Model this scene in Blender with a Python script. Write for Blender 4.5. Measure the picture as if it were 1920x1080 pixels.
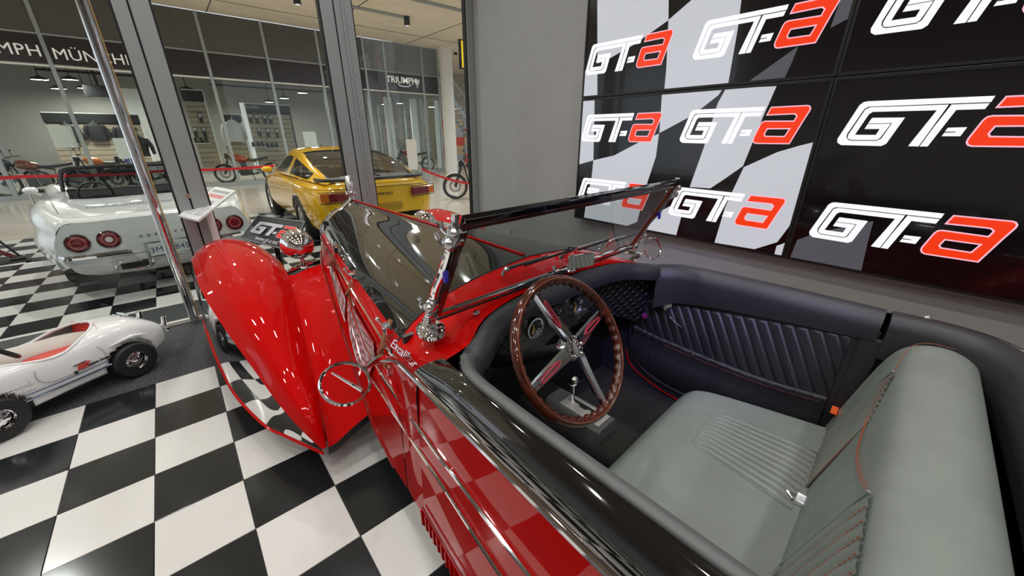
import bpy, bmesh, math, random
from mathutils import Vector, Matrix
from mathutils.geometry import tessellate_polygon
random.seed(7)
for o in list(bpy.data.objects): bpy.data.objects.remove(o)
scene = bpy.context.scene
COL = scene.collection

# ---------------------------------------------------------------- camera
CAM_H, PITCH, YAW, FPX = 1.592, 0.3856, -0.7189, 704.0
cam_data = bpy.data.cameras.new('camera')
cam_data.sensor_width = 36.0
cam_data.lens = FPX / 1920 * 36.0
cam_data.clip_start = 0.05
cam_data.clip_end = 120
cam = bpy.data.objects.new('camera', cam_data)
cam.location = (0, 0, CAM_H)
cam.rotation_euler = (math.pi / 2 - PITCH, 0, YAW)
COL.objects.link(cam)
scene.camera = cam

# ---------------------------------------------------------------- world, exposure
world = bpy.data.worlds.new('world')
scene.world = world
world.use_nodes = True
world.node_tree.nodes['Background'].inputs[0].default_value = (0.85, 0.92, 1.0, 1)
world.node_tree.nodes['Background'].inputs[1].default_value = 1.15
scene.view_settings.view_transform = 'Standard'
scene.view_settings.look = 'None'
scene.view_settings.gamma = 1.0
scene.view_settings.exposure = 0.0
scene.view_settings.use_curve_mapping = False

# ---------------------------------------------------------------- pixel (1920x1080) -> world, at a known real plane
_cy, _sy, _cp, _sp = math.cos(YAW), math.sin(YAW), math.cos(PITCH), math.sin(PITCH)
FW = Vector((-_sy * _cp, _cy * _cp, -_sp)); RT = Vector((_cy, _sy, 0)); UP = RT.cross(FW)
C0 = Vector((0, 0, CAM_H))
def ray(x, y): return FW + RT * ((x - 960) / FPX) - UP * ((y - 540) / FPX)
def onZ(x, y, z): d = ray(x, y); return C0 + d * ((z - C0.z) / d.z)
def onX(x, y, v): d = ray(x, y); return C0 + d * (v / d.x)
def onY(x, y, v): d = ray(x, y); return C0 + d * (v / d.y)
CAR_T = math.radians(2.3); CAR_O = Vector((1.13, 1.0, 0))
CAX = Vector((math.cos(CAR_T), math.sin(CAR_T), 0)); CBX = Vector((-math.sin(CAR_T), math.cos(CAR_T), 0))
def carloc(p): d = p - CAR_O; return Vector((d.dot(CAX), d.dot(CBX), p.z))
def car_a(x, y, a):
    d = ray(x, y); t = (a - (C0 - CAR_O).dot(CAX)) / d.dot(CAX); return carloc(C0 + d * t)
def car_b(x, y, b):
    d = ray(x, y); t = (b - (C0 - CAR_O).dot(CBX)) / d.dot(CBX); return carloc(C0 + d * t)
def car_z(x, y, z): return carloc(onZ(x, y, z))

# ---------------------------------------------------------------- materials
MATS = {}
def mat(name, color=(0.5, 0.5, 0.5), rough=0.5, metal=0.0, coat=0.0, emit=None, estr=0.0, noise=0.0, nscale=20.0,
        bump=0.0, bscale=200.0, spec=0.5, ior=None, sheen=0.0, color2=None, cvar=0.0, coat_ior=None):
    if name in MATS: return MATS[name]
    m = bpy.data.materials.new(name); m.use_nodes = True
    nt = m.node_tree; b = nt.nodes['Principled BSDF']
    b.inputs['Base Color'].default_value = (*color, 1)
    b.inputs['Roughness'].default_value = rough
    b.inputs['Metallic'].default_value = metal
    b.inputs['Coat Weight'].default_value = coat
    b.inputs['Coat Roughness'].default_value = 0.01
    if coat_ior: b.inputs['Coat IOR'].default_value = coat_ior
    b.inputs['Specular IOR Level'].default_value = spec
    if ior: b.inputs['IOR'].default_value = ior
    if sheen: b.inputs['Sheen Weight'].default_value = sheen
    if emit:
        b.inputs['Emission Color'].default_value = (*emit, 1); b.inputs['Emission Strength'].default_value = estr
    if noise or color2:
        tc = nt.nodes.new('ShaderNodeTexCoord'); n = nt.nodes.new('ShaderNodeTexNoise')
        n.inputs['Scale'].default_value = nscale; n.inputs['Detail'].default_value = 6
        nt.links.new(tc.outputs['Object'], n.inputs['Vector'])
        mx = nt.nodes.new('ShaderNodeMix'); mx.data_type = 'RGBA'
        c2 = color2 if color2 else tuple(max(0, c * (1 - noise)) for c in color)
        mx.inputs[6].default_value = (*color, 1); mx.inputs[7].default_value = (*c2, 1)
        rp = nt.nodes.new('ShaderNodeValToRGB'); rp.color_ramp.elements[0].position = 0.35; rp.color_ramp.elements[1].position = 0.7
        nt.links.new(n.outputs['Fac'], rp.inputs[0]); nt.links.new(rp.outputs[0], mx.inputs[0])
        nt.links.new(mx.outputs[2], b.inputs['Base Color'])
        if noise:
            mr = nt.nodes.new('ShaderNodeMapRange'); mr.inputs[3].default_value = rough * 0.85; mr.inputs[4].default_value = min(1, rough * 1.25)
            nt.links.new(n.outputs['Fac'], mr.inputs[0]); nt.links.new(mr.outputs[0], b.inputs['Roughness'])
    if cvar:
        oi = nt.nodes.new('ShaderNodeObjectInfo'); mx = nt.nodes.new('ShaderNodeMix'); mx.data_type = 'RGBA'
        mx.inputs[6].default_value = (*color, 1); mx.inputs[7].default_value = (*[c * (1 - cvar) for c in color], 1)
        nt.links.new(oi.outputs['Random'], mx.inputs[0]); nt.links.new(mx.outputs[2], b.inputs['Base Color'])
    if bump:
        tc = nt.nodes.new('ShaderNodeTexCoord'); n = nt.nodes.new('ShaderNodeTexNoise')
        n.inputs['Scale'].default_value = bscale; n.inputs['Detail'].default_value = 3
        nt.links.new(tc.outputs['Object'], n.inputs['Vector'])
        bp = nt.nodes.new('ShaderNodeBump'); bp.inputs['Strength'].default_value = bump; bp.inputs['Distance'].default_value = 0.002
        nt.links.new(n.outputs['Fac'], bp.inputs['Height']); nt.links.new(bp.outputs['Normal'], b.inputs['Normal'])
    MATS[name] = m
    return m
def glass_mat(name, tint=(1, 1, 1), refl=1.0, ior=1.5):
    """clear sheet glass: transparent plus Fresnel reflection"""
    m = bpy.data.materials.new(name); m.use_nodes = True; nt = m.node_tree
    nt.nodes.remove(nt.nodes['Principled BSDF']); out = nt.nodes['Material Output']
    tr = nt.nodes.new('ShaderNodeBsdfTransparent'); tr.inputs[0].default_value = (*tint, 1)
    gl = nt.nodes.new('ShaderNodeBsdfGlossy'); gl.inputs['Roughness'].default_value = 0.0
    fr = nt.nodes.new('ShaderNodeFresnel'); fr.inputs[0].default_value = ior
    mu = nt.nodes.new('ShaderNodeMath'); mu.operation = 'MULTIPLY'; mu.inputs[1].default_value = refl
    mx = nt.nodes.new('ShaderNodeMixShader')
    ge = nt.nodes.new('ShaderNodeNewGeometry'); inv = nt.nodes.new('ShaderNodeMath'); inv.operation = 'SUBTRACT'; inv.inputs[0].default_value = 1.0
    m2 = nt.nodes.new('ShaderNodeMath'); m2.operation = 'MULTIPLY'; m2.use_clamp = True   # reflect on the outer faces of the sheet only
    nt.links.new(ge.outputs['Backfacing'], inv.inputs[1]); nt.links.new(inv.outputs[0], m2.inputs[1])
    nt.links.new(fr.outputs[0], mu.inputs[0]); nt.links.new(mu.outputs[0], m2.inputs[0]); nt.links.new(m2.outputs[0], mx.inputs[0])
    nt.links.new(tr.outputs[0], mx.inputs[1]); nt.links.new(gl.outputs[0], mx.inputs[2]); nt.links.new(mx.outputs[0], out.inputs[0])
    MATS[name] = m; return m
def emis(name, color, strength):
    return mat(name, (0.02, 0.02, 0.02), 0.5, emit=color, estr=strength)

RED = mat('red_paint', (0.46, 0.0006, 0.0005), 0.5, coat=1.0, spec=0.03, coat_ior=1.32)
BLACK = mat('black_paint', (0.006, 0.006, 0.006), 0.06, coat=1.0, coat_ior=1.65)
CHROME = mat('chrome', (0.86, 0.86, 0.88), 0.05, metal=1.0)
STEEL = mat('brushed_steel', (0.55, 0.54, 0.52), 0.28, metal=1.0)
LEATHER = mat('leather', (0.205, 0.230, 0.210), 0.42, noise=0.12, nscale=9, bump=0.25, bscale=420)
LEATHERD = mat('dark_leather', (0.026, 0.026, 0.030), 0.42, noise=0.12, nscale=9, bump=0.25, bscale=420)
LEATHERM = mat('rim_leather', (0.085, 0.092, 0.09), 0.4, noise=0.12, nscale=9, bump=0.25, bscale=420)
RUBBER = mat('rubber', (0.012, 0.012, 0.013), 0.55, bump=0.15, bscale=300)
BPLASTIC = mat('black_plastic', (0.012, 0.012, 0.014), 0.35)
WHITEP = mat('white_paint', (0.80, 0.80, 0.80), 0.18, coat=0.8)
YELLOW = mat('yellow_paint', (0.85, 0.46, 0.004), 0.15, coat=1.0)
ALU = mat('grey_aluminium', (0.36, 0.39, 0.39), 0.38, metal=0.35, noise=0.06, nscale=3)
GREYW = mat('grey_wall_paint', (0.36, 0.365, 0.355), 0.55, noise=0.05, nscale=4, bump=0.05, bscale=60)
GASKET = mat('gasket', (0.008, 0.008, 0.008), 0.6)
CARPET = mat('car_carpet', (0.016, 0.014, 0.012), 0.95, bump=0.6, bscale=500)
STITCH = mat('orange_thread', (0.36, 0.09, 0.045), 0.7)
GLASS = glass_mat('clear_glass', (0.93, 0.96, 0.95), 1.0)
WSGLASS = glass_mat('windscreen_glass', (0.80, 0.83, 0.82), 1.2)
TINT = glass_mat('tinted_car_glass', (0.25, 0.28, 0.28), 1.3)

# ---------------------------------------------------------------- mesh helpers
def new_obj(name, me, material=None, parent=None):
    o = bpy.data.objects.new(name, me)
    COL.objects.link(o)
    if material is not None:
        for m in (material if isinstance(material, (list, tuple)) else [material]): me.materials.append(m)
    if parent is not None: o.parent = parent
    return o
def raw(name, verts, faces, material, parent=None, smooth=True, midx=None, sharp=None):
    me = bpy.data.meshes.new(name)
    me.from_pydata([tuple(v) for v in verts], [], faces)
    if midx:
        for p, i in zip(me.polygons, midx): p.material_index = i
    if smooth:
        for p in me.polygons: p.use_smooth = True
    me.validate(); me.update()
    if smooth and sharp: me.set_sharp_from_angle(angle=math.radians(sharp))
    return new_obj(name, me, material, parent)
class MB:
    """collects shapes that make up ONE part"""
    def __init__(s): s.v = []; s.f = []; s.m = []
    def add(s, v, f, mi=0):
        n = len(s.v); s.v += [Vector(p) for p in v]; s.f += [[i + n for i in q] for q in f]; s.m += [mi] * len(f); return s
    def box(s, lo, hi, mi=0, M=None):
        x0, y0, z0 = lo; x1, y1, z1 = hi
        v = [Vector(p) for p in ((x0,y0,z0),(x1,y0,z0),(x1,y1,z0),(x0,y1,z0),(x0,y0,z1),(x1,y0,z1),(x1,y1,z1),(x0,y1,z1))]
        if M is not None: v = [M @ p for p in v]
        return s.add(v, [(0,3,2,1),(4,5,6,7),(0,1,5,4),(1,2,6,5),(2,3,7,6),(3,0,4,7)], mi)
    def tube(s, pts, r, n=8, mi=0, closed=False, caps=True, up=None):
        pts = [Vector(p) for p in pts]; k = len(pts)
        rs = r if isinstance(r, (list, tuple)) else [r] * k
        rings = []; prev = None
        for i, p in enumerate(pts):
            if closed: d = pts[(i + 1) % k] - pts[i - 1]
            else: d = pts[min(i + 1, k - 1)] - pts[max(i - 1, 0)]
            d = d.normalized() if d.length > 1e-9 else Vector((0, 0, 1))
            if prev is None:
                a = Vector(up) if up else (Vector((0, 0, 1)) if abs(d.z) < 0.9 else Vector((1, 0, 0)))
                u = d.cross(a).normalized()
            else:
                u = (prev - d * prev.dot(d)); u = u.normalized() if u.length > 1e-6 else d.orthogonal().normalized()
            prev = u; w = d.cross(u)
            rings.append([p + (u * math.cos(2 * math.pi * j / n) + w * math.sin(2 * math.pi * j / n)) * rs[i] for j in range(n)])
        v = [q for rg in rings for q in rg]; f = []
        for i in range(k if closed else k - 1):
            i2 = (i + 1) % k
            for j in range(n):
                j2 = (j + 1) % n; f.append((i * n + j, i * n + j2, i2 * n + j2, i2 * n + j))
        if caps and not closed: f.append(tuple(reversed(range(n)))); f.append(tuple(range((k - 1) * n, k * n)))
        return s.add(v, f, mi)
    def lathe(s, prof, n=24, M=None, mi=0):
        """prof: (radius, height) about local z, M places it"""
        v = []; f = []
        for r, h in prof:
            for j in range(n):
                t = 2 * math.pi * j / n; p = Vector((r * math.cos(t), r * math.sin(t), h)); v.append(M @ p if M is not None else p)
        for i in range(len(prof) - 1):
            for j in range(n):
                j2 = (j + 1) % n; f.append((i * n + j, i * n + j2, (i + 1) * n + j2, (i + 1) * n + j))
        return s.add(v, f, mi)
    def ball(s, c, r, n=12, k=8, mi=0):
        rx, ry, rz = r if isinstance(r, (list, tuple)) else (r, r, r)
        v = []; f = []
        for i in range(k + 1):
            ph = math.pi * i / k
            for j in range(n):
                t = 2 * math.pi * j / n
                v.append((c[0] + rx * math.sin(ph) * math.cos(t), c[1] + ry * math.sin(ph) * math.sin(t), c[2] - rz * math.cos(ph)))
        for i in range(k):
            for j in range(n):
                j2 = (j + 1) % n; f.append((i * n + j, i * n + j2, (i + 1) * n + j2, (i + 1) * n + j))
        return s.add(v, f, mi)
    def grid(s, rows, mi=0, close_u=False, close_v=False):
        n = len(rows[0]); v = [p for r_ in rows for p in r_]; f = []; k = len(rows)
        for i in range(k if close_v else k - 1):
            i2 = (i + 1) % k
            for j in range(n if close_u else n - 1):
                j2 = (j + 1) % n; f.append((i * n + j, i * n + j2, i2 * n + j2, i2 * n + j))
        return s.add(v, f, mi)
    def prism(s, poly, fn, d0, d1, holes=(), mi=0):
        """2-D polygon (with holes), fn(u, v, d) -> 3-D"""
        loops = [list(poly)] + [list(h) for h in holes]
        flat = [p for l in loops for p in l]
        tris = tessellate_polygon([[Vector((p[0], p[1], 0)) for p in l] for l in loops])
        n = len(flat); v = [fn(p[0], p[1], d1) for p in flat] + [fn(p[0], p[1], d0) for p in flat]
        f = [tuple(t) for t in tris] + [tuple(i + n for i in reversed(t)) for t in tris]
        st = 0
        for l in loops:
            for i in range(len(l)):
                a, b = st + i, st + (i + 1) % len(l); f.append((a, b, b + n, a + n))
            st += len(l)
        return s.add(v, f, mi)
    def obj(s, name, material, parent=None, smooth=True, sharp=35, bevel=0, M=None, fix=True):
        vv = [M @ p for p in s.v] if M is not None else s.v
        me = bpy.data.meshes.new(name); me.from_pydata([tuple(p) for p in vv], [], s.f)
        for p, i in zip(me.polygons, s.m): p.material_index = i; p.use_smooth = smooth
        me.validate()
        if fix:
            bm = bmesh.new(); bm.from_mesh(me); bmesh.ops.remove_doubles(bm, verts=bm.verts, dist=1e-5)
            bmesh.ops.recalc_face_normals(bm, faces=bm.faces); bm.to_mesh(me); bm.free()
        if smooth and sharp: me.set_sharp_from_angle(angle=math.radians(sharp))
        me.update()
        o = new_obj(name, me, material, parent)
        if bevel:
            b = o.modifiers.new('bevel', 'BEVEL'); b.width = bevel; b.segments = 2; b.limit_method = 'ANGLE'
        return o
def cr(pts, n, closed=False):
    """Catmull-Rom through pts, n samples in all"""
    P = [Vector(p) for p in pts]; k = len(P); out = []
    segs = k if closed else k - 1
    for i in range(n):
        t = i / n * segs if closed else i / (n - 1) * segs
        s_ = min(int(t), segs - 1); u = t - s_
        g = (lambda j: P[j % k]) if closed else (lambda j: P[max(0, min(k - 1, j))])
        p0, p1, p2, p3 = g(s_ - 1), g(s_), g(s_ + 1), g(s_ + 2)
        if not closed:
            if s_ == 0: p0 = p1 * 2 - p2
            if s_ == segs - 1: p3 = p2 * 2 - p1
        out.append(0.5 * ((2 * p1) + (p2 - p0) * u + (2 * p0 - 5 * p1 + 4 * p2 - p3) * u * u + (3 * p1 - p0 - 3 * p2 + p3) * u ** 3))
    return out
def loft(sections, nu, nv):
    """sections: lists of equal length; smooth in both directions"""
    rows = [cr(s_, nu) for s_ in sections]
    return [list(r_) for r_ in zip(*[cr(c, nv) for c in zip(*rows)])]
def lerp(a, b, t): return a + (b - a) * t
def interp(tab, x):
    if x <= tab[0][0]: return tab[0][1]
    for (x0, y0), (x1, y1) in zip(tab, tab[1:]):
        if x <= x1: return y0 + (y1 - y0) * (x - x0) / (x1 - x0)
    return tab[-1][1]
def place(o, z=(0, 0, 1), x=None, loc=(0, 0, 0)): pass
def frame(origin, xdir, ydir):
    x = Vector(xdir).normalized(); z = x.cross(Vector(ydir)).normalized(); y = z.cross(x)
    return Matrix(((x.x, y.x, z.x, origin[0]), (x.y, y.y, z.y, origin[1]), (x.z, y.z, z.z, origin[2]), (0, 0, 0, 1)))
def axis_frame(origin, zdir):
    z = Vector(zdir).normalized(); x = z.orthogonal().normalized(); y = z.cross(x)
    return Matrix(((x.x, y.x, z.x, origin[0]), (x.y, y.y, z.y, origin[1]), (x.z, y.z, z.z, origin[2]), (0, 0, 0, 1)))
def empty(name, loc=(0, 0, 0), rz=0.0):
    o = bpy.data.objects.new(name, None); o.empty_display_size = 0.1; o.location = loc; o.rotation_euler = (0, 0, rz)
    COL.objects.link(o); return o
def tag(o, label=None, cat=None, group=None, kind=None):
    if label: o['label'] = label
    if cat: o['category'] = cat
    if group: o['group'] = group
    if kind: o['kind'] = kind
    return o
def copy_tree(o, parent=None):
    c = o.copy(); COL.objects.link(c); c.parent = parent
    for ch in list(o.children): copy_tree(ch, c)
    return c
def text_mesh(body, size=1.0, extrude=0.0, bold=0.0, shear=0.0, spacing=1.0, align='CENTER'):
    cu = bpy.data.curves.new('t', 'FONT'); cu.body = body; cu.size = size; cu.extrude = extrude; cu.offset = bold
    cu.shear = shear; cu.space_character = spacing; cu.align_x = align; cu.align_y = 'CENTER'; cu.resolution_u = 2
    o = bpy.data.objects.new('t', cu); COL.objects.link(o)
    bpy.context.view_layer.update()
    me = bpy.data.meshes.new_from_object(o.evaluated_get(bpy.context.evaluated_depsgraph_get()))
    bpy.data.objects.remove(o); bpy.data.curves.remove(cu); return me
def text_obj(name, body, material, M, parent=None, **kw):
    me = text_mesh(body, **kw); me.transform(M); me.materials.clear(); me.name = name
    return new_obj(name, me, material, parent)
# ================================================================ lights that belong to the rooms (built with their fixtures)
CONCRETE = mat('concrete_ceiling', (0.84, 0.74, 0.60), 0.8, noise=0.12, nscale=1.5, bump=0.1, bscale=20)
LAMPGLOW = emis('lamp_glow', (1.0, 0.95, 0.88), 40.0)
LAMPBODY = mat('lamp_body', (0.02, 0.02, 0.02), 0.5)
def downlight_proto():
    r = empty('ceiling_downlight')
    m = MB(); m.lathe([(0.085, 0.0), (0.09, 0.005), (0.09, 0.24), (0.085, 0.245), (0.0, 0.245)], 20); m.lathe([(0.085, 0.0), (0.075, 0.0), (0.07, 0.05)], 20)
    m.obj('housing', LAMPBODY, r)
    m = MB(); m.lathe([(0.0, 0.035), (0.071, 0.035)], 20); m.obj('lens', LAMPGLOW, r, smooth=False)
    return r
DL = downlight_proto(); DL_used = [False]
def downlight(x, y, zc, label, group, power, size=0.16, spread=2.6, color=(1.0, 0.985, 0.955)):
    if not DL_used[0]: o = DL; DL_used[0] = True
    else:
        o = DL.copy(); COL.objects.link(o)
        for ch in [c for c in DL.children if c.type == 'MESH']: c = ch.copy(); COL.objects.link(c); c.parent = o
    o.location = (x, y, zc - 0.245); tag(o, label, 'lamp', group)
    if power:
        ld = bpy.data.lights.new('lamp_light', 'AREA'); ld.shape = 'DISK'; ld.size = size; ld.energy = power * LAMPK; ld.spread = spread; ld.color = color
        lo = bpy.data.objects.new('lamp_light', ld); COL.objects.link(lo); lo.parent = o; lo.location = (0, 0, -0.01)
    return o
ROOM_Z = 4.4
LAMPK = 0.24
for ix, x in enumerate((-2.6, -1.1, 0.4, 1.9)):
    for iy, y in enumerate((-3.2, -1.5, 0.2, 1.8, 3.4)):
        downlight(x, y, ROOM_Z, 'black showroom ceiling downlight, %s row from the glass front, %s from the video wall' % (('fifth', 'fourth', 'third', 'second', 'first')[iy], ('fourth', 'third', 'second', 'nearest')[ix]), 'showroom downlights', 46)
hall = [((3.6, 12.6), 'black cylinder downlight on concrete ceiling above the yellow coupe'),
        ((6.7, 12.6), 'black cylinder downlight on concrete ceiling left of the white column'),
        ((6.7, 9.4), 'black cylinder downlight on concrete ceiling nearest the grey wall')]
for (x, y), lb in hall: downlight(x, y, 5.0, lb, 'hall downlights', 220)
for x, y, lw in ((0.4, 12.6, 'above the belt barrier middle'), (-2.8, 12.6, 'above the belt barrier left end'), (0.4, 7.0, 'above the white convertible right side'), (-2.8, 7.0, 'left of the white convertible'), (3.6, 7.0, 'above the yellow coupe tail'), (3.6, 9.8, 'above the yellow coupe nose'), (-6.0, 9.5, 'farthest left in the hall'), (9.5, 7.0, 'farthest right in the hall')):
    downlight(x, y, 5.0, 'added unseen cylinder downlight on the hall ceiling ' + lw, 'hall downlights out of view', 260)  # lamp repeats out of view, added to light the hall

# violet show spotlight on the ceiling, aimed at the passenger door
vs = empty('show_spotlight', (-.6, -.9, ROOM_Z)); tag(vs, 'violet show spotlight on the showroom ceiling aimed at the roadster cockpit', 'lamp')
m = MB(); m.tube([(0, 0, 0), (0, 0, -.12)], .02, 8); m.lathe([(.02, .16), (.07, .14), (.08, .0), (.07, -.02), (.0, -.02)], 18, axis_frame((0, 0, -.2), (.42, .12, -.9))); m.obj('lamp_head', LAMPBODY, vs)
sd = bpy.data.lights.new('violet_light', 'SPOT'); sd.energy = 300; sd.color = (.36, .28, 1.0); sd.spot_size = math.radians(24); sd.spot_blend = .8; sd.shadow_soft_size = .08
so = bpy.data.objects.new('violet_light', sd); COL.objects.link(so); so.parent = vs; so.location = (.09, .03, -.42); so.rotation_euler = Vector((2.45, 1.75, -3.15)).to_track_quat('-Z', 'Y').to_euler()

# ================================================================ floor: chequered tiles
S = 1 / 3; GX, GY = -0.7688, 2.918
WTILE = mat('white_tile', (0.66, 0.645, 0.62), 0.16, noise=0.06, nscale=3, cvar=0.06)
BTILE = mat('black_tile', (0.018, 0.020, 0.021), 0.14, noise=0.25, nscale=5, cvar=0.3)
GROUT = mat('grout', (0.10, 0.10, 0.10), 0.8)
BEIGE = mat('polished_screed', (0.52, 0.46, 0.39), 0.12, noise=0.12, nscale=0.8)
fl = MB(); fl.box((-14, -6, -0.12), (34, 30, -0.012)); floor = tag(fl.obj('floor', GROUT, smooth=False), kind='structure')
m = MB(); m.box((-14, 9.93, -0.012), (34, 30, 0.0)); m.box((1.9, 4.92, -0.012), (16, 9.93, 0.0)); m.box((-14, 4.92, -0.012), (-4.1, 9.93, 0.0))
tag(m.obj('hall_floor', BEIGE, smooth=False, parent=floor))
def tile_mesh(nm, mt):
    g = 0.0016; h = S / 2 - g; m = MB()
    m.add([(-h, -h, -0.012), (h, -h, -0.012), (h, h, -0.012), (-h, h, -0.012), (-h, -h, -0.001), (h, -h, -0.001), (h, h, -0.001), (-h, h, -0.001),
           (-h + .001, -h + .001, 0), (h - .001, -h + .001, 0), (h - .001, h - .001, 0), (-h + .001, h - .001, 0)],
          [(0, 1, 5, 4), (1, 2, 6, 5), (2, 3, 7, 6), (3, 0, 4, 7), (4, 5, 9, 8), (5, 6, 10, 9), (6, 7, 11, 10), (7, 4, 8, 11), (8, 9, 10, 11)])
    o = m.obj(nm, mt, smooth=False); me = o.data; bpy.data.objects.remove(o); return me
TW, TB = tile_mesh('tile_white', WTILE), tile_mesh('tile_black', BTILE)
def in_view(p):
    d = Vector(p) - C0; z = d.dot(FW)
    if z < 0.2: return None
    x = 960 + FPX * d.dot(RT) / z; y = 540 - FPX * d.dot(UP) / z
    return (x, y, z) if -60 < x < 1980 and -40 < y < 1140 else None
rest = [MB(), MB()]; cand = []
for j in list(range(-24, 1)) + list(range(6, 21)):
    for u in range(-13, 12):
        if j >= 6 and (u < -10 or u > 7): continue
        cx, cy_ = GX + (u + .5) * S, GY + (j + .5) * S
        if cx > 3.05 and j < 6: continue
        v = in_view((cx, cy_, 0)); white = (u + j) % 2 == 1
        # tiles wholly hidden under the car are not picked apart
        hid = j < 6 and cx > 0.55 and cy_ < 3.0
        if v and not hid and (v[0] < 900): cand.append((v[2], cx, cy_, white))
        else: rest[0 if white else 1].add([Vector((sx * (S / 2 - .0016) + cx, sy * (S / 2 - .0016) + cy_, 0)) for sx, sy in ((-1, -1), (1, -1), (1, 1), (-1, 1))], [(0, 1, 2, 3)])
cand.sort()
for k, (d, cx, cy_, white) in enumerate(cand):
    if k < 290:
        o = new_obj('tile', TW if white else TB, None, floor); o.location = (cx, cy_, 0)
    else:
        rest[0 if white else 1].add([Vector((sx * (S / 2 - .0016) + cx, sy * (S / 2 - .0016) + cy_, 0)) for sx, sy in ((-1, -1), (1, -1), (1, 1), (-1, 1))], [(0, 1, 2, 3)])
tag(rest[0].obj('far_white_tiles', WTILE, floor, smooth=False), kind='stuff')
tag(rest[1].obj('far_black_tiles', BTILE, floor, smooth=False), kind='stuff')
MATC = mat('charcoal_mat', (0.016, 0.016, 0.018), 0.95, color2=(0.10, 0.10, 0.105), nscale=90, bump=1.0, bscale=160)
m = MB(); m.box((-4.0, 3.253, -0.012), (3.0, 4.262, 0.0)); tag(m.obj('entrance_mat', MATC, smooth=False), 'charcoal ribbed entrance mat strip under the pedal car by the glass doors', 'mat')
m = MB(); m.box((-4.0, 4.345, -0.012), (3.1, 4.86, 0.002)); tag(m.obj('trim_1', mat('threshold_dark', (0.05, 0.055, 0.055), 0.3), smooth=False), kind='structure')
m = MB(); m.box((-4.0, 4.86, -0.012), (3.1, 4.915, 0.004)); tag(m.obj('trim_2', mat('threshold_light', (0.6, 0.58, 0.54), 0.4), smooth=False), kind='structure')

# ================================================================ showroom walls and ceiling
WX = 3.12
m = MB(); m.box((WX, -6, 0), (WX + 0.25, 4.36, ROOM_Z)); tag(m.obj('wall_right', GREYW, smooth=False), kind='structure')
m = MB(); m.box((-5.2, -6, 0), (-5.0, 4.3, ROOM_Z)); tag(m.obj('wall_left', mat('pale_wall', (0.5, 0.5, 0.5), 0.7), smooth=False), kind='structure')
m = MB(); m.box((-5.2, -6.2, 0), (WX + .25, -6.0, ROOM_Z)); tag(m.obj('wall_back', MATS['pale_wall'], smooth=False), kind='structure')
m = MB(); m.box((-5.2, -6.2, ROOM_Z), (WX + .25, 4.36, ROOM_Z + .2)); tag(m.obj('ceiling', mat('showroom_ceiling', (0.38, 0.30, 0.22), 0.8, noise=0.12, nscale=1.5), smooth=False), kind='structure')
# ceiling of the hall outside, with its panel joints
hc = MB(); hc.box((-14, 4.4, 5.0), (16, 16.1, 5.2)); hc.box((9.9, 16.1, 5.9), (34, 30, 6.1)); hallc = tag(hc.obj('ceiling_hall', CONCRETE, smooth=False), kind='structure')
m = MB()
for x in (-4.4, -1.2, 2.0, 5.2, 8.4, 11.6): m.box((x - .012, 4.4, 4.992), (x + .012, 16.1, 5.0))
for y in (7.4, 11.0, 14.6): m.box((-14, y - .012, 4.9925), (16, y + .012, 5.0))
m.obj('panel_joint', mat('joint_dark', (0.08, 0.07, 0.06), 0.8), hallc, smooth=False)  # dark brown strips along the ceiling panel joints
for y0, x0, x1 in ((10.9, 4.0, 7.6), (12.6, 3.8, 6.6)):
    m = MB(); m.box((x0, y0 - .03, 4.93), (x1, y0 + .03, 4.99)); m.obj('cable_tray', ALU, hallc, smooth=False)

# ================================================================ glass front of the showroom (plane y = 4.3)
FY0, FY1, FZ = 4.26, 4.34, ROOM_Z
def post(name, x0, x1, seams, ridges=()):
    r = empty(name, ((x0 + x1) / 2, 4.3, 0)); tag(r, kind='structure'); c = (x0 + x1) / 2
    xs = [x0] + [s for s in seams] + [x1]
    for a, b in zip(xs, xs[1:]):
        m = MB(); m.box((a + .006 - c, -.045, 0), (b - .006 - c, .045, FZ)); m.obj('profile', ALU, r, smooth=False, bevel=.004)
    m = MB(); m.box((x0 - .008 - c, -.03, 0), (x1 + .008 - c, .03, FZ)); m.obj('gasket', GASKET, r, smooth=False)
    for x in ridges:
        m = MB(); m.box((x - .012 - c, -.06, 0), (x + .012 - c, -.04, FZ)); m.obj('ridge', ALU, r, smooth=False, bevel=.003)
    return r
p1 = post('window_1', -0.02, 0.20, (0.075,))
m = MB(); m.lathe([(0.017, 0), (0.017, .03), (.012, .036), (0, .036)], 16, axis_frame((-.02, -.045, 1.12), (0, -1, 0))); m.obj('lock_cylinder', mat('pinkish_brass', (0.75, 0.55, 0.5), .2, metal=1), p1)
p2 = post('window_2', 1.40, 1.70, (1.525,), (1.60,))
for z in (.55, .95, 1.35, 1.75, 2.15, 2.55):
    for x in (1.555, 1.655):
        m = MB(); m.lathe([(0.006, 0), (0.005, .003), (0, .003)], 8, axis_frame((x - 1.55, -.045, z), (0, -1, 0))); m.obj('screw', CHROME, p2)
p3 = post('window_3', 3.02, 3.12, ())
def pane(name, x0, x1, parent=None):
    m = MB(); m.box((x0, 4.296, .02), (x1, 4.304, FZ)); return tag(m.obj(name, GLASS, parent, smooth=False), kind='structure')
d1 = empty('door_1', (-.6, 4.3, 0)); tag(d1, kind='structure')
m = MB(); m.box((-.64, -.004, .05), (.572, .004, FZ)); m.obj('pane', GLASS, d1, smooth=False)
m = MB(); m.box((-3.4, -.02, 0), (.57, .02, .03)); m.obj('sill', mat('pale_sill', (.62, .6, .56), .35), d1, smooth=False)
m = MB(); m.tube([(.440, -.085, .035), (.440, -.085, FZ)], .033, 20)
m.tube([(.440, -.085, .25), (.440, -.004, .25)], .012, 10); m.obj('pull_handle', CHROME, d1)
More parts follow.
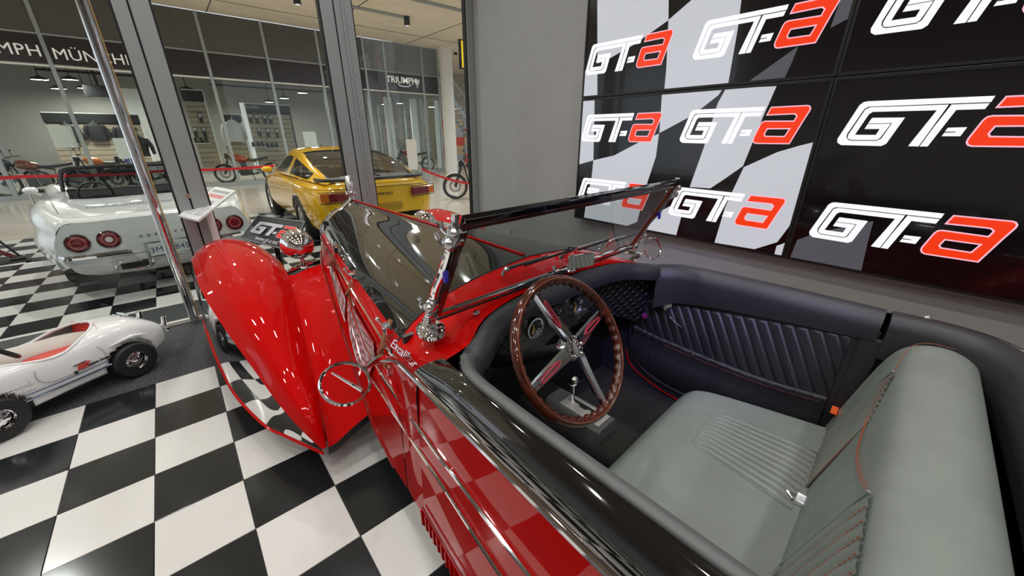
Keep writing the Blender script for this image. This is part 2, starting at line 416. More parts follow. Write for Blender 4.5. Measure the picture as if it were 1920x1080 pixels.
m = MB(); m.box((.474, -.07, .035), (.480, -.05, FZ)); m.obj('edge_strip', mat('amber_edge', (.5, .32, .12), .4), d1, smooth=False)
m = MB(); m.box((-2.2, -.004, .03), (-.66, .004, FZ)); m.obj('side_pane', GLASS, d1, smooth=False)
w4 = empty('window_4', (.8, 4.3, 0)); tag(w4, kind='structure')
m = MB(); m.box((-.6, -.004, .03), (.6, .004, FZ)); m.obj('pane', GLASS, w4, smooth=False)
m = MB(); m.box((-.6, -.02, 0), (.6, .02, .03)); m.obj('sill', MATS['pale_sill'], w4, smooth=False)
w5 = empty('window_5', (2.36, 4.3, 0)); tag(w5, kind='structure')
m = MB(); m.box((-.66, -.004, .03), (.66, .004, FZ)); m.obj('pane', GLASS, w5, smooth=False)
m = MB(); m.box((-.66, -.02, 0), (.66, .02, .03)); m.obj('sill', MATS['pale_sill'], w5, smooth=False)
# ================================================================ video wall on wall_right
DX = 3.02                                        # front of the displays
def sc(x, y): p = onX(x, y, DX); return (p.y, p.z)
BEZEL = mat('bezel', (0.012, 0.012, 0.012), 0.35)
PANEL = mat('screen_black', (0.006, 0.004, 0.005), 0.14, spec=0.5, coat=0.3)
S_WHITE = mat('screen_white', (.04, .04, .04), 0.2, emit=(0.80, 0.82, 0.89), estr=0.66)
S_GREY = mat('screen_dim', (.05, .05, .06), 0.2, emit=(0.35, 0.36, 0.42), estr=0.16)
S_LOGO = mat('screen_logo_white', (.04, .04, .04), 0.2, emit=(0.97, 0.97, 1.0), estr=0.98)
S_RED = mat('screen_red', (.2, .02, .01), 0.2, emit=(0.84, 0.036, 0.004), estr=0.95)
S_PINK = mat('screen_pink', (.04, .04, .04), 0.2, emit=(1.0, 0.5, 0.62), estr=0.95)
S_LINE = mat('screen_logo_line', (.01, .01, .01), 0.2)
# lettering traced as flat artwork: unit = logo height, u to the viewer's right (towards -y on the wall), v up
def q2(pts, w=280 / 1920, ox=1260, oy=180):
    return [sc(ox + x * w, oy + y * w) for x, y in pts]
_src = dict(
 gt_out=[(100, 540), (105, 575), (140, 592), (440, 597), (465, 575), (585, 318), (345, 318), (322, 372), (492, 372), (430, 520), (405, 536), (200, 540), (175, 520), (178, 490), (285, 245), (320, 212), (905, 196), (705, 598), (745, 598), (935, 196), (1165, 188), (1185, 178)],
)
def lg(u, v): return (u, v)
# logo in its own flat coordinates, measured on the middle-left logo (crop pixels 280/1920)
G_OUT = [(268, 166), (300, 157), (1212, 117), (1188, 176), (310, 210), (280, 232), (168, 480), (165, 510), (180, 538), (205, 546), (395, 546), (428, 525), (497, 372), (318, 376), (345, 320), (588, 318), (470, 575), (435, 598), (130, 590), (100, 565), (98, 530), (240, 195)]
G_IN = [(322, 216), (565, 208), (893, 196), (832, 330), (708, 600), (632, 598), (812, 250), (345, 262), (318, 285), (228, 487), (385, 488), (410, 430), (296, 430), (316, 382), (488, 378), (420, 518), (395, 538), (210, 538), (182, 530), (174, 510), (178, 485), (287, 238)]
T_R = [(912, 196), (1180, 186), (1150, 242), (950, 248), (775, 600), (716, 600), (800, 420)]
DASH = [(905, 418), (1042, 413), (1000, 500), (866, 500), (885, 466), (960, 464), (964, 456), (886, 456)]
A_OUT = [(1285, 118), (1760, 92), (1795, 100), (1810, 130), (1800, 165), (1700, 320), (1525, 606), (1085, 602), (1055, 590), (1042, 560), (1052, 520), (1140, 345), (1170, 310), (1210, 298), (1580, 296), (1612, 240), (1595, 220), (1560, 218), (1218, 234)]
A_HOLE = [(1240, 412), (1515, 410), (1455, 498), (1215, 495), (1205, 475)]
def inset(poly, d):
    n = len(poly); a = sum(poly[i][0] * poly[(i + 1) % n][1] - poly[(i + 1) % n][0] * poly[i][1] for i in range(n)); s_ = 1 if a > 0 else -1
    out = []
    for i in range(n):
        p0, p1, p2 = Vector(poly[i - 1]), Vector(poly[i]), Vector(poly[(i + 1) % n])
        e1, e2 = (p1 - p0).normalized(), (p2 - p1).normalized()
        n1, n2 = Vector((-e1.y, e1.x)) * s_, Vector((-e2.y, e2.x)) * s_
        b = n1 + n2; b = b / max(0.35, b.length_squared) * 2 if b.length > 1e-6 else n1
        out.append(tuple(p1 + b * d))
    return out
# flatten the measured logo through the wall plane, then normalise: anchors (98..1810, 600) wide
def flat(poly):
    out = []
    for x, y in poly:
        Y_, Z_ = sc(1260 + x * 280 / 1920, 180 + y * 280 / 1920); out.append((-Y_, Z_))
    return out
_f = {k: flat(v) for k, v in dict(go=G_OUT, gi=G_IN, tr=T_R, da=DASH, ao=A_OUT, ah=A_HOLE).items()}
_x0 = min(p[0] for p in _f['go']); _x1 = max(p[0] for p in _f['ao']); _z0 = min(p[1] for p in _f['ao']); _z1 = max(p[1] for p in _f['ao'])
LOGO = {k: [((x - _x0) / (_x1 - _x0), (z - _z0) / (_x1 - _x0)) for x, z in v] for k, v in _f.items()}
LOGO_ASPECT = (_z1 - _z0) / (_x1 - _x0)
def logo(parent, fn, d, mats=None, name='logo'):
    """fn(u, v, depth) -> local point; logo is 1 wide"""
    W_, R_, K_ = mats or (S_LOGO, S_RED, S_PINK)
    m = MB()
    for k in ('go', 'gi', 'tr', 'da'): m.prism(LOGO[k], fn, 0, d)
    g = m.obj(name, W_, parent, smooth=False)
    m = MB(); m.prism(LOGO['ao'], fn, 0, d * .8, [LOGO['ah']]); m.obj('letter_outline', K_, g, smooth=False)
    m = MB(); m.prism(inset(LOGO['ao'], .009), fn, d * .5, d * 1.3, [inset(LOGO['ah'], -.009)]); m.obj('red_letter', R_, g, smooth=False)
    return g
def crop(pts, ox, oy, w): return [sc(ox + x * w, oy + y * w) for x, y in pts]
# display cells: y ranges and z ranges on the wall
yA0, yA1 = sc(1084, 300)[0], sc(1519, 310)[0]
zA = sc(1089, 186)[1]; zB = sc(1079, 408)[1]; DW = yA0 - yA1; DH = zA - zB
def clip_rect(poly, y0, y1, z0, z1):
    def cl(P, inside, inter):
        out = []
        for i in range(len(P)):
            a, b = P[i - 1], P[i]
            if inside(b):
                if not inside(a): out.append(inter(a, b))
                out.append(b)
            elif inside(a): out.append(inter(a, b))
        return out
    def ix(c): return lambda a, b: (c, a[1] + (b[1] - a[1]) * (c - a[0]) / (b[0] - a[0]))
    def iy(c): return lambda a, b: (a[0] + (b[0] - a[0]) * (c - a[1]) / (b[1] - a[1]), c)
    P = poly
    for ins, it in ((lambda p: p[0] >= y0, ix(y0)), (lambda p: p[0] <= y1, ix(y1)), (lambda p: p[1] >= z0, iy(z0)), (lambda p: p[1] <= z1, iy(z1))):
        if P: P = cl(P, ins, it)
    return P
def display(iy, iz, label, flags, logos):
    y1 = yA0 - iy * (DW + .004); y0 = y1 - DW; z0 = zB + iz * (DH + .004); z1 = z0 + DH
    r = empty('wall_display', (WX, (y0 + y1) / 2, z0)); tag(r, label, 'screen', 'video wall displays')
    L = lambda Y_, Z_, X_: Vector((X_ - WX, Y_ - (y0 + y1) / 2, Z_ - z0))
    bz = .016
    m = MB()
    for a, b, c, d in ((y0, y1, z0, z0 + bz), (y0, y1, z1 - bz, z1), (y0, y0 + bz, z0 + bz, z1 - bz), (y1 - bz, y1, z0 + bz, z1 - bz)):
        m.box(L(a, c, DX - .006), L(b, d, WX))
    m.obj('bezel', BEZEL, r, smooth=False, bevel=.002)
    m = MB(); m.box(L(y0 + bz, z0 + bz, DX), L(y1 - bz, z1 - bz, DX + .02)); m.obj('panel', PANEL, r, smooth=False)
    e = .018
    for mt, poly in flags:
        P = clip_rect(poly, y0 + e, y1 - e, z0 + e, z1 - e)
        if len(P) > 2:
            m = MB(); m.prism(P, lambda a, b, d: L(a, b, DX - d), 0, .0006); m.obj('flag_field', mt, r, smooth=False)
    for (yl, zb, w) in logos:
        fn = lambda u, v, d: L(yl - u * w, zb + v * w, DX - .0006 - d)
        if yl - w < y0 or zb + LOGO_ASPECT * w > z1:      # runs off the edge of the panel: cut the artwork there
            g = MB()
            for k in ('go', 'gi', 'tr', 'da'):
                P = clip_rect([(yl - u * w, zb + v * w) for u, v in LOGO[k]], y0 + e, y1 - e, z0 + e, z1 - e)
                if len(P) > 2: g.prism(P, lambda a, b, d: L(a, b, DX - .0006 - d), 0, .0006)
            if g.v: g.obj('logo', S_LOGO, r, smooth=False)
        else: logo(r, fn, .0006)
    return r
def lp(xl, yb, xr):
    """logo from its lower-left pixel and right-most pixel"""
    a = sc(xl, yb); b = sc(xr, yb); return (a[0], a[1], a[0] - b[0])
def lpz(pl, pr, pb):
    yl, yr = sc(*pl)[0], sc(*pr)[0]; return (yl, sc(*pb)[1], yl - yr)
F4 = lambda pts: crop(pts, 1060, 160, 500 / 1636)
flags_ll = [(S_WHITE, F4(p)) for p in (
    [(70, 90), (180, 90), (172, 460), (60, 492)],
    [(594, 40), (965, 20), (940, 60), (850, 130), (750, 200), (577, 293)],
    [(985, 20), (1296, 5), (1210, 200), (1090, 495), (990, 565), (890, 632), (763, 624), (850, 380), (935, 110)],
    [(172, 460), (300, 430), (460, 345), (575, 296), (555, 440), (505, 590), (440, 838), (380, 862), (115, 812), (130, 700), (160, 580)],
    [(470, 882), (560, 785), (640, 742), (716, 790), (680, 920)],
    [(1095, 502), (1300, 410), (1430, 372), (1560, 340), (1450, 690), (1400, 830), (1300, 962), (1160, 1005), (915, 965), (980, 750), (1030, 640)],
    [(1296, 985), (1372, 958), (1345, 1060), (1280, 1045)])]
F3 = lambda pts: crop(pts, 1080, 0, 520 / 1920)
flags_ul = [(S_WHITE, F3(p)) for p in (
    [(148, -900), (655, -900), (640, 140), (400, 310), (240, 400), (148, 440)],
    [(640, 138), (800, 0), (1160, -320), (1145, 0), (1120, 200), (1050, 600), (610, 640), (625, 480)],
    [(40, 490), (148, 490), (148, 690), (30, 700)])] + [(S_GREY, F3(p)) for p in (
    [(1180, 575), (1540, 318), (1500, 420), (1435, 560)],
    [(1760, 195), (1960, 90), (1960, -60), (1830, 0)])]
F6 = lambda pts: crop(pts, 1460, 300, 460 / 1656)
flags_lr = [(S_GREY, F6([(60, 700), (125, 540), (260, 490), (640, 412), (600, 560), (550, 780)]))]
cols, rows_, WL = (2.452, 1.49, .53, -.44), (.985, 1.54, 2.09, 2.645), .79
logos_ll = [(y, z, WL) for y in cols[:2] for z in rows_[:2]]; logos_ul = [(y, z, WL) for y in cols[:2] for z in rows_[2:]]
logos_lr = [(y, z, WL) for y in cols[2:] for z in rows_[:2]]; logos_ur = [(y, z, WL) for y in cols[2:] for z in rows_[2:]]
display(0, 0, 'lower left wall screen with four GT-a logos on a chequered flag', flags_ll, logos_ll)
display(0, 1, 'upper left wall screen with GT-a logos on a white and black flag', flags_ul, logos_ul)
display(1, 0, 'lower right wall screen, mostly black, with large white and red GT-a lettering', flags_lr, logos_lr)
display(1, 1, 'upper right wall screen cut off by the top corner of the photo', [], logos_ur)
# ================================================================ red and black roadster (local: a right, b forward, z up)
CAR = empty('roadster', CAR_O, CAR_T)
tag(CAR, 'red and black open roadster with long hood, chrome trim and grey leather seat', 'car')
def mir(pts): return [(-p[0], p[1], p[2]) for p in pts]
def both(fn):
    for s in (-1, 1): fn(s)
HW = [(0.15, .690), (0.6, .600), (1.2, .480), (1.8, .352), (2.14, .275)]       # hood half width
def hw(b): return interp(HW, b)
def zc(b): return interp([(0.15, 1.085), (1.0, 1.105), (2.14, 1.115)], b)
NB = [(-.05, .722, .235), (.30, .695, .235), (.62, .648, .235), (.70, .63, .245), (.92, .592, .41), (1.10, .563, .54), (1.45, .487, .665), (1.78, .415, .76), (2.14, .30, .76)]   # lower edge of the hood side
ZLOW = [(b, z) for b, a_, z in NB]; ALOW = [(b, a_) for b, a_, z in NB]
def hside(b, z):
    t = max(0.0, min(1.0, (.872 - z) / max(.05, .872 - interp(ZLOW, b)))); return lerp(hw(b) + .003, interp(ALOW, b), t ** 1.4)
def hs(px_): # a point of the photo on the left hood side
    best = None
    for i in range(600):
        a = .25 + .5 * i / 600; q = car_a(px_[0], px_[1], -a); e = abs(hside(q.y, q.z) - a)
        if best is None or e < best[0]: best = (e, q)
    return best[1]
def zlow(b): return interp(ZLOW, b)
def hood_sec(b):
    w, c = hw(b), zc(b); t = (b - .15) / 2.0
    p = [(0, c), (.26, c - lerp(.012, .045, t)), (.50, c - lerp(.032, .078, t)), (.70, c - lerp(.065, .115, t)), (.86, c - lerp(.115, .165, t)), (.95, lerp(c - .165, c - .21, t))]
    return [(u * w, b, z) for u, z in p]
# black hood top
sts = [.17, .45, .8, 1.2, 1.6, 1.95, 2.14]
secs = []
for b in sts:
    h = hood_sec(b); secs.append(mir(h)[::-1] + h[1:])
m = MB(); m.grid(loft(secs, 41, 41)); m.obj('hood', BLACK, CAR, sharp=0)
# centre hinge, painted red
m = MB(); m.tube([(0, b, zc(b) + .003) for b in (.2, .6, 1.0, 1.4, 1.8, 2.1)], .0055, 8); m.obj('hood_hinge', RED, CAR)
# hood sides, red
def side(s):
    rows = []
    for i in range(31):
        b = .17 + (2.14 - .17) * i / 30; w = hw(b); h = hood_sec(b)[-1]; zl = zlow(b); zs = .872
        col = [(h[0], b, h[2]), (w * .985, b, lerp(h[2], zs, .55)), (w, b, zs), *[(hside(b, lerp(zs, zl, k)), b, lerp(zs, zl, k)) for k in (.2, .4, .6, .8, 1.0)]]
        rows.append([(s * p[0], p[1], p[2]) for p in col])
    m = MB(); m.grid(rows); m.obj('hood_side', RED, CAR, sharp=60)
    m = MB(); m.tube([(s * (hw(b) + .006), b, .872) for b in [.1 + 2.02 * i / 20 for i in range(21)]], .0075, 8); m.obj('hood_strip', CHROME, CAR)
    m = MB(); m.tube([(s * (hside(b, zlow(b)) + .003), b, zlow(b) + .006) for b in [.3 + 1.8 * i / 30 for i in range(31)]], .005, 6); m.obj('lower_bead', mat('dark_red_bead', (.2, .004, .004), .2, coat=1), CAR)
both(side)
# radiator shell, grille, ornament
h = hood_sec(2.14); outl = mir(h)[::-1] + h[1:]
outl = [(-.285, 2.14, .3)] + [(-.285, 2.14, .6)] + outl + [(.285, 2.14, .6), (.285, 2.14, .3)]
outl = cr(outl, 60)
m = MB(); ctr = Vector((0, 2.14, .68))
rows = [[p + Vector((0, -.03, 0)) + (p - ctr) * .012 for p in outl], [p + (p - ctr) * .03 for p in outl], [p + Vector((0, .05, 0)) + (p - ctr) * .02 for p in outl], [p + Vector((0, .065, 0)) - (p - ctr) * .06 for p in outl], [p + Vector((0, .03, 0)) - (p - ctr) * .10 for p in outl]]
m.grid(rows); shell = m.obj('radiator_shell', CHROME, CAR, sharp=0)
m = MB()
for k in range(-9, 10):
    x = k * .026; zt = 1.03 - abs(x) ** 1.5 * 1.2; m.tube([(x, 2.165, .33), (x, 2.165, zt)], .005, 6)
m.obj('grille_bar', CHROME, CAR)
m = MB(); m.box((-.25, 2.12, .3), (.25, 2.14, .98)); m.obj('radiator_core', BPLASTIC, CAR, smooth=False)
oz = 1.118; ob = 2.14
m = MB(); m.lathe([(.022, 0), (.018, .02), (.02, .03), (.036, .034), (.040, .045), (.040, .058), (.036, .066), (.02, .07), (.016, .085), (0, .085)], 20, Matrix.Translation((0, ob, oz)))
m.tube([(0, ob, oz + .05), (0, ob - .03, oz + .052)], .008, 8); cap = m.obj('radiator_cap', CHROME, CAR)
m = MB(); K = [(0, 0, .08, .020), (0, -.004, .10, .024), (0, .0, .125, .026), (0, .012, .15, .024), (0, .02, .17, .018)]
for j, (x, y, z, r_) in enumerate(K[:-1]): pass
m.tube([(x, ob + y, oz + z) for x, y, z, r_ in K], [r_ for *_, r_ in K], 10)
m.ball((0, ob + .032, oz + .163), (.018, .03, .018), 10, 8)
m.add([(-.006, ob - .01, oz + .12), (.006, ob - .01, oz + .12), (.004, ob - .05, oz + .185), (-.004, ob - .05, oz + .185), (0, ob + .0, oz + .19)], [(0, 1, 2, 3), (3, 2, 4), (1, 0, 4), (1, 4, 2), (0, 3, 4)])
m.obj('ornament', mat('pearl_metal', (.85, .83, .82), .3, metal=.6), cap)
# chrome cowl lines along the left hood edge seam
# mesh grilles on the hood sides
GRID = bpy.data.materials.new('wire_mesh'); GRID.use_nodes = True
_nt = GRID.node_tree; _b = _nt.nodes['Principled BSDF']; _b.inputs['Metallic'].default_value = .35; _b.inputs['Roughness'].default_value = .35
_tc = _nt.nodes.new('ShaderNodeTexCoord'); _ck = _nt.nodes.new('ShaderNodeTexChecker'); _ck.inputs['Scale'].default_value = 190
_ck.inputs[1].default_value = (.85, .83, .9, 1); _ck.inputs[2].default_value = (.03, .02, .03, 1)
_mp = _nt.nodes.new('ShaderNodeMapping'); _mp.inputs['Rotation'].default_value = (.8, .3, .78)
_nt.links.new(_tc.outputs['Object'], _mp.inputs[0]); _nt.links.new(_mp.outputs[0], _ck.inputs[0]); _nt.links.new(_ck.outputs[0], _b.inputs['Base Color'])
def vent(pp, mids):
    pts = [hs(p) for p in pp]; B2 = [(p.y, p.z) for p in pts]; z0, z1 = min(z for _, z in B2), max(z for _, z in B2)
    for s in (-1, 1):
        rows = []
        for k in range(15):
            z = lerp(z0 + .002, z1 - .002, k / 14); xs = []
            for (b0, za), (b1, zb_) in zip(B2, B2[1:] + B2[:1]):
                if (za - z) * (zb_ - z) < 0: xs.append(b0 + (b1 - b0) * (z - za) / (zb_ - za))
            if len(xs) >= 2: rows.append([(s * (hside(lerp(min(xs), max(xs), j / 8), z) + .007), lerp(min(xs), max(xs), j / 8), z) for j in range(9)])
        m = MB(); m.grid(rows); v = m.obj('side_vent', GRID, CAR, smooth=False)
        q = lambda p: Vector((s * (hside(p.y, p.z) + .009), p.y, p.z))
        m = MB(); m.tube([q(p) for p in pts], .0035, 6, closed=True)
        for i, j in mids:
            a_, b_ = hs(i), hs(j); m.tube([q(a_.lerp(b_, t / 5)) for t in range(6)], .003, 6)
        m.obj('vent_frame', CHROME, v)
vent([(619, 492), (631, 508), (646, 545), (651, 562), (650, 602), (637, 560), (623, 512)], [((624, 508), (650, 590)), ((630, 508), (651, 575))])
vent([(656, 557), (680, 600), (703, 639), (707, 674), (695, 702), (672, 676), (660, 630), (654, 580)], [((655, 570), (684, 690)), ((656, 562), (700, 690))])
# leather hood straps
BRN = mat('tan_strap', (.24, .08, .03), .5)
for (t0, b0) in (((625, 437), (612, 470)), ((659, 495), (648, 545)), ((724, 590), (712, 660))):
    c = hs(((t0[0] + b0[0]) / 2 + 4, (t0[1] + b0[1]) / 2 + 8)); b = c.y
    for s in (-1, 1):
        w = hw(b); P = [Vector((s * (w - .03), b, .965)), Vector((s * (w - .004), b, .925)), Vector((s * (w + .014), b, .88)), Vector((s * (w + .02), b, .85)), Vector((s * (w + .016), b, .79)), Vector((s * (w + .010), b, .745))]
        P = cr(P, 14); rows = [[p + Vector((0, -.014, 0)), p + Vector((s * .006, -.012, 0)), p + Vector((s * .006, .012, 0)), p + Vector((0, .014, 0))] for p in P]
        m = MB(); m.grid(rows, close_u=True); m.tube([P[6] + Vector((s * .008, -.02, .01)), P[7] + Vector((s * .02, -.01, 0)), P[8] + Vector((s * .012, .01, 0))], .007, 6)
        st = m.obj('hood_strap', BRN, CAR)
        m = MB(); q = P[2]; m.box((q.x - .012, q.y - .017, q.z - .02), (q.x + .012, q.y + .017, q.z + .02))
        m.tube([(q.x + s * .012, q.y, q.z + .01), (q.x + s * .03, q.y, q.z + .05)], .005, 8); m.ball((q.x + s * .03, q.y, q.z + .05), .009, 8, 6)
        m.obj('strap_buckle', CHROME, st, bevel=.002); m = MB()
        q = P[11]; m.box((q.x - .006, q.y - .016, q.z - .03), (q.x + .012, q.y + .016, q.z)); m.obj('strap_tip', CHROME, st, bevel=.002)

# ---------------------------------------------------------------- cowl (red)
def cowl_front(): 
    h = hood_sec(.17); w = .69
    return h + [(w * .985, .17, .905), (w, .17, .872), (w + .003, .17, .80), (hside(.16, .60), .16, .60), (hside(.16, .40), .16, .40), (hside(.16, .24), .16, .24)]
CR_REAR = [(0, -.005, 1.028), (.20, -.008, 1.026), (.36, -.03, 1.02), (.47, -.065, 1.01), (.555, -.12, .995), (.60, -.125, .982), (.645, -.09, .945), (.672, -.045, .905), (.688, -.01, .862), (.70, 0, .80), (.708, 0, .60), (.716, 0, .24)]
fr = [Vector(p) for p in cowl_front()]; rr = [Vector(p) for p in CR_REAR]
N = 25
frs = cr(fr, N); rrs = cr(rr, N); mids = [(a + b) / 2 + Vector((0, 0, .006 if i < 8 else 0)) + Vector((.006 if i > 8 else 0, 0, 0)) for i, (a, b) in enumerate(zip(frs, rrs))]
rowsR = [cr([a, mm, b], 9) for a, mm, b in zip(frs, mids, rrs)]
full = [[Vector((-p.x, p.y, p.z)) for p in r_] for r_ in rowsR[::-1]] + rowsR[1:]
m = MB(); m.grid(full); m.obj('cowl', RED, CAR, sharp=0)
m = MB()
for s in (-1, 1): m.tube([(s * p.x * 1.001, p.y + .004, p.z + .001) for p in frs[:17]], .003, 6)
m.obj('cowl_gap', GASKET, CAR)

# ---------------------------------------------------------------- body sides
BB = [0.0, -.25, -.5, -.8, -1.2, -1.6, -2.0, -2.35]
LOWC = [.722, .752, .772, .785, .79, .77, .70, .55]
ST1 = [.706, .733, .750, .762, .768, .75, .68, .53]
ST2 = [.702, .728, .747, .760, .766, .748, .675, .525]
CHR = [.690, .708, .722, .736, .742, .725, .65, .50]
Z1 = [.575, .555, .52, .50, .49, .49, .50, .52]; Z2 = [.66, .66, .64, .62, .61, .60, .60, .60]; Z3 = [.855, .852, .85, .848, .845, .84, .83, .80]
def body_side(s):
    def bs(i, z): t = (Z3[i] - z) / (Z3[i] - .23); return lerp(CHR[i] - .003, LOWC[i], t) + .026 * t * (1 - t)
    secs = [[(s * bs(i, lerp(Z3[i], .23, k)), b, lerp(Z3[i], .23, k)) for k in (0, .25, .5, .75, 1)] for i, b in enumerate(BB)]
    m = MB(); m.grid(loft(secs, 21, 50)); side_ = m.obj('body_side', RED, CAR, sharp=0)
    for A, Zz, r_ in ((ST1, Z1, .0075), (ST2, Z2, .0075), (CHR, Z3, .010)):
        P = cr([(s * (bs(i, Zz[i]) + .004 if A is not CHR else A[i] + .004), b, Zz[i]) for i, b in enumerate(BB)], 40)
        if A is not CHR:
            f0 = [hs(p) for p in (((655, 575), (668, 632), (684, 685), (717, 736)) if A is ST1 else ((657, 560), (680, 625), (700, 668), (721, 706)))]
            f0 = [Vector((s * (hside(p.y, p.z) + .006), p.y, p.z)) for p in f0]; P = cr(f0 + P[3:8:2], 30) + P[8:]
        else: P = [Vector((s * .694, .12, .868))] + P
        m = MB(); m.tube(P, r_, 8); m.obj('side_strip', CHROME, CAR)
    # louvred valance under the body
    m = MB(); m.tube(cr([(s * (LOWC[i] + .006), b, .30) for i, b in enumerate(BB)], 30), .004, 6); m.obj('lower_bead', MATS['dark_red_bead'], CAR)
    val = MB(); P0 = cr([(s * (LOWC[i] + .002), b, .235) for i, b in enumerate(BB)], 30); P1 = [p + Vector((s * -.03, 0, -.075)) for p in P0]; val.grid([P0, P1]); v = val.obj('valance', GASKET, CAR)
    for k in range(60):
        b = .02 - k * .032; i0 = max(i for i in range(len(BB) - 1) if BB[i] >= min(b, 0)); t = max(0, (BB[i0] - b) / (BB[i0] - BB[i0 + 1])); a = lerp(LOWC[i0], LOWC[i0 + 1], t)
        q = MB(); q.v = [Vector(p) for p in ((s * (a + .006), b + .004, .262), (s * (a + .006), b - .004, .262), (s * (a + .012), b - .016, .205), (s * (a + .012), b - .008, .205), (s * (a - .018), b - .022, .158), (s * (a - .018), b - .014, .158), (s * (a - .03), b + .004, .25), (s * (a - .03), b - .004, .25))]
        q.f = [[0, 1, 2, 3], [3, 2, 4, 5], [0, 3, 5, 6], [1, 7, 4, 2], [0, 6, 7, 1], [6, 5, 4, 7]]; q.m = [0] * 6; q.obj('louvre', RED, v, smooth=False)
both(body_side)
def upper_side(s):
    secs = []
    PADO = [.640, .672, .686, .694, .694, .66, .58, .43]
    for i, b in enumerate(BB[:5]):
        b2 = b if i else -.0
        c, p = CHR[i], PADO[i]; zt = [.955, .985, .99, .99, .985][i]
        secs.append([(s * c, b2, Z3[i]), (s * (c + .016), b2 - (.01 if i == 0 else 0), lerp(Z3[i], zt, .35)), (s * (c + .008), b2 - (.04 if i == 0 else 0), lerp(Z3[i], zt, .7)), (s * lerp(c, p, .55), b2 - (.07 if i == 0 else 0), lerp(Z3[i], zt, .93)), (s * p, b2 - (.09 if i == 0 else 0), zt)])
    m = MB(); m.grid(loft(secs, 17, 40)); m.obj('upper_side', BLACK, CAR, sharp=0)
both(upper_side)
# tail: rounded rear deck and end, black over red
secs = []
for t, b in ((0, -1.2), (.25, -1.55), (.55, -1.95), (.85, -2.3), (1, -2.42)):
    w = interp([(-2.42, .30), (-2.3, .48), (-1.95, .655), (-1.55, .722), (-1.2, .742)], b); zt = interp([(-2.42, .72), (-2.3, .84), (-1.95, .93), (-1.55, .98), (-1.2, .985)], b)
    zl = interp([(-2.42, .70), (-2.3, .78), (-1.95, .825), (-1.2, .845)], b)
    r_ = [(w, b, zl), (w + .01, b, lerp(zl, zt, .4)), (w * .93, b, lerp(zl, zt, .85)), (w * .7, b, zt), (w * .35, b, zt + .012), (0, b, zt + .015)]
    secs.append(mir(r_) + r_[::-1][1:])
g = loft(secs, 41, 31)
g = [r_ for r_ in g]
m = MB(); rows = [list(r_) for r_ in zip(*g)]
rows = [[p for p in r_] for r_ in zip(*rows)]
keep = []
m.grid(rows); deck = m.obj('rear_deck', BLACK, CAR, sharp=0)
bm = bmesh.new(); bm.from_mesh(deck.data)
bmesh.ops.delete(bm, geom=[f for f in bm.faces if f.calc_center_median().y > -1.335 and abs(f.calc_center_median().x) < .66], context='FACES'); bm.to_mesh(deck.data); bm.free()
m = MB(); m.grid(loft([[(-.55, -2.35, .8), (-.3, -2.44, .8), (0, -2.46, .8), (.3, -2.44, .8), (.55, -2.35, .8)], [(-.58, -2.36, .5), (-.3, -2.5, .5), (0, -2.52, .5), (.3, -2.5, .5), (.58, -2.36, .5)], [(-.58, -2.34, .23), (-.3, -2.46, .23), (0, -2.48, .23), (.3, -2.46, .23), (.58, -2.34, .23)]], 15, 9)); m.obj('tail_panel', RED, CAR)
m = MB(); m.box((-.66, -2.3, .19), (.66, .1, .23)); m.box((-.30, .1, .19), (.30, 2.0, .3)); m.obj('chassis', BPLASTIC, CAR, smooth=False)

# ---------------------------------------------------------------- front fenders, aprons, wheels
FB = [.655, .75, .90, 1.07, 1.45, 1.78, 2.10, 2.40, 2.66, 2.86, 2.95]
SH = [(-.885, .212), (-.932, .295), (-.973, .378), (-1.002, .458), (-1.064, .642), (-1.092, .752), (-1.08, .812), (-1.07, .80), (-1.035, .68), (-.97, .46), (-.92, .25)]
LO = [(-.882, .185), (-.925, .19), (-.985, .19), (-1.045, .19), (-1.104, .19), (-1.120, .20), (-1.124, .235), (-1.118, .285), (-1.09, .30), (-1.0, .26), (-.93, .22)]
CT = [(-.868, .215), (-.872, .355), (-.876, .46), (-.878, .56), (-.875, .735), (-.865, .845), (-.85, .905), (-.84, .90), (-.83, .78), (-.82, .52), (-.82, .27)]
IN = [(-.864, .205), (-.838, .265), (-.80, .335), (-.765, .415), (-.69, .605), (-.635, .735), (-.61, .76), (-.60, .72), (-.61, .60), (-.64, .42), (-.68, .25)]
SKIRT = mat('polished_skirt', (.74, .73, .73), .02, metal=1.0)
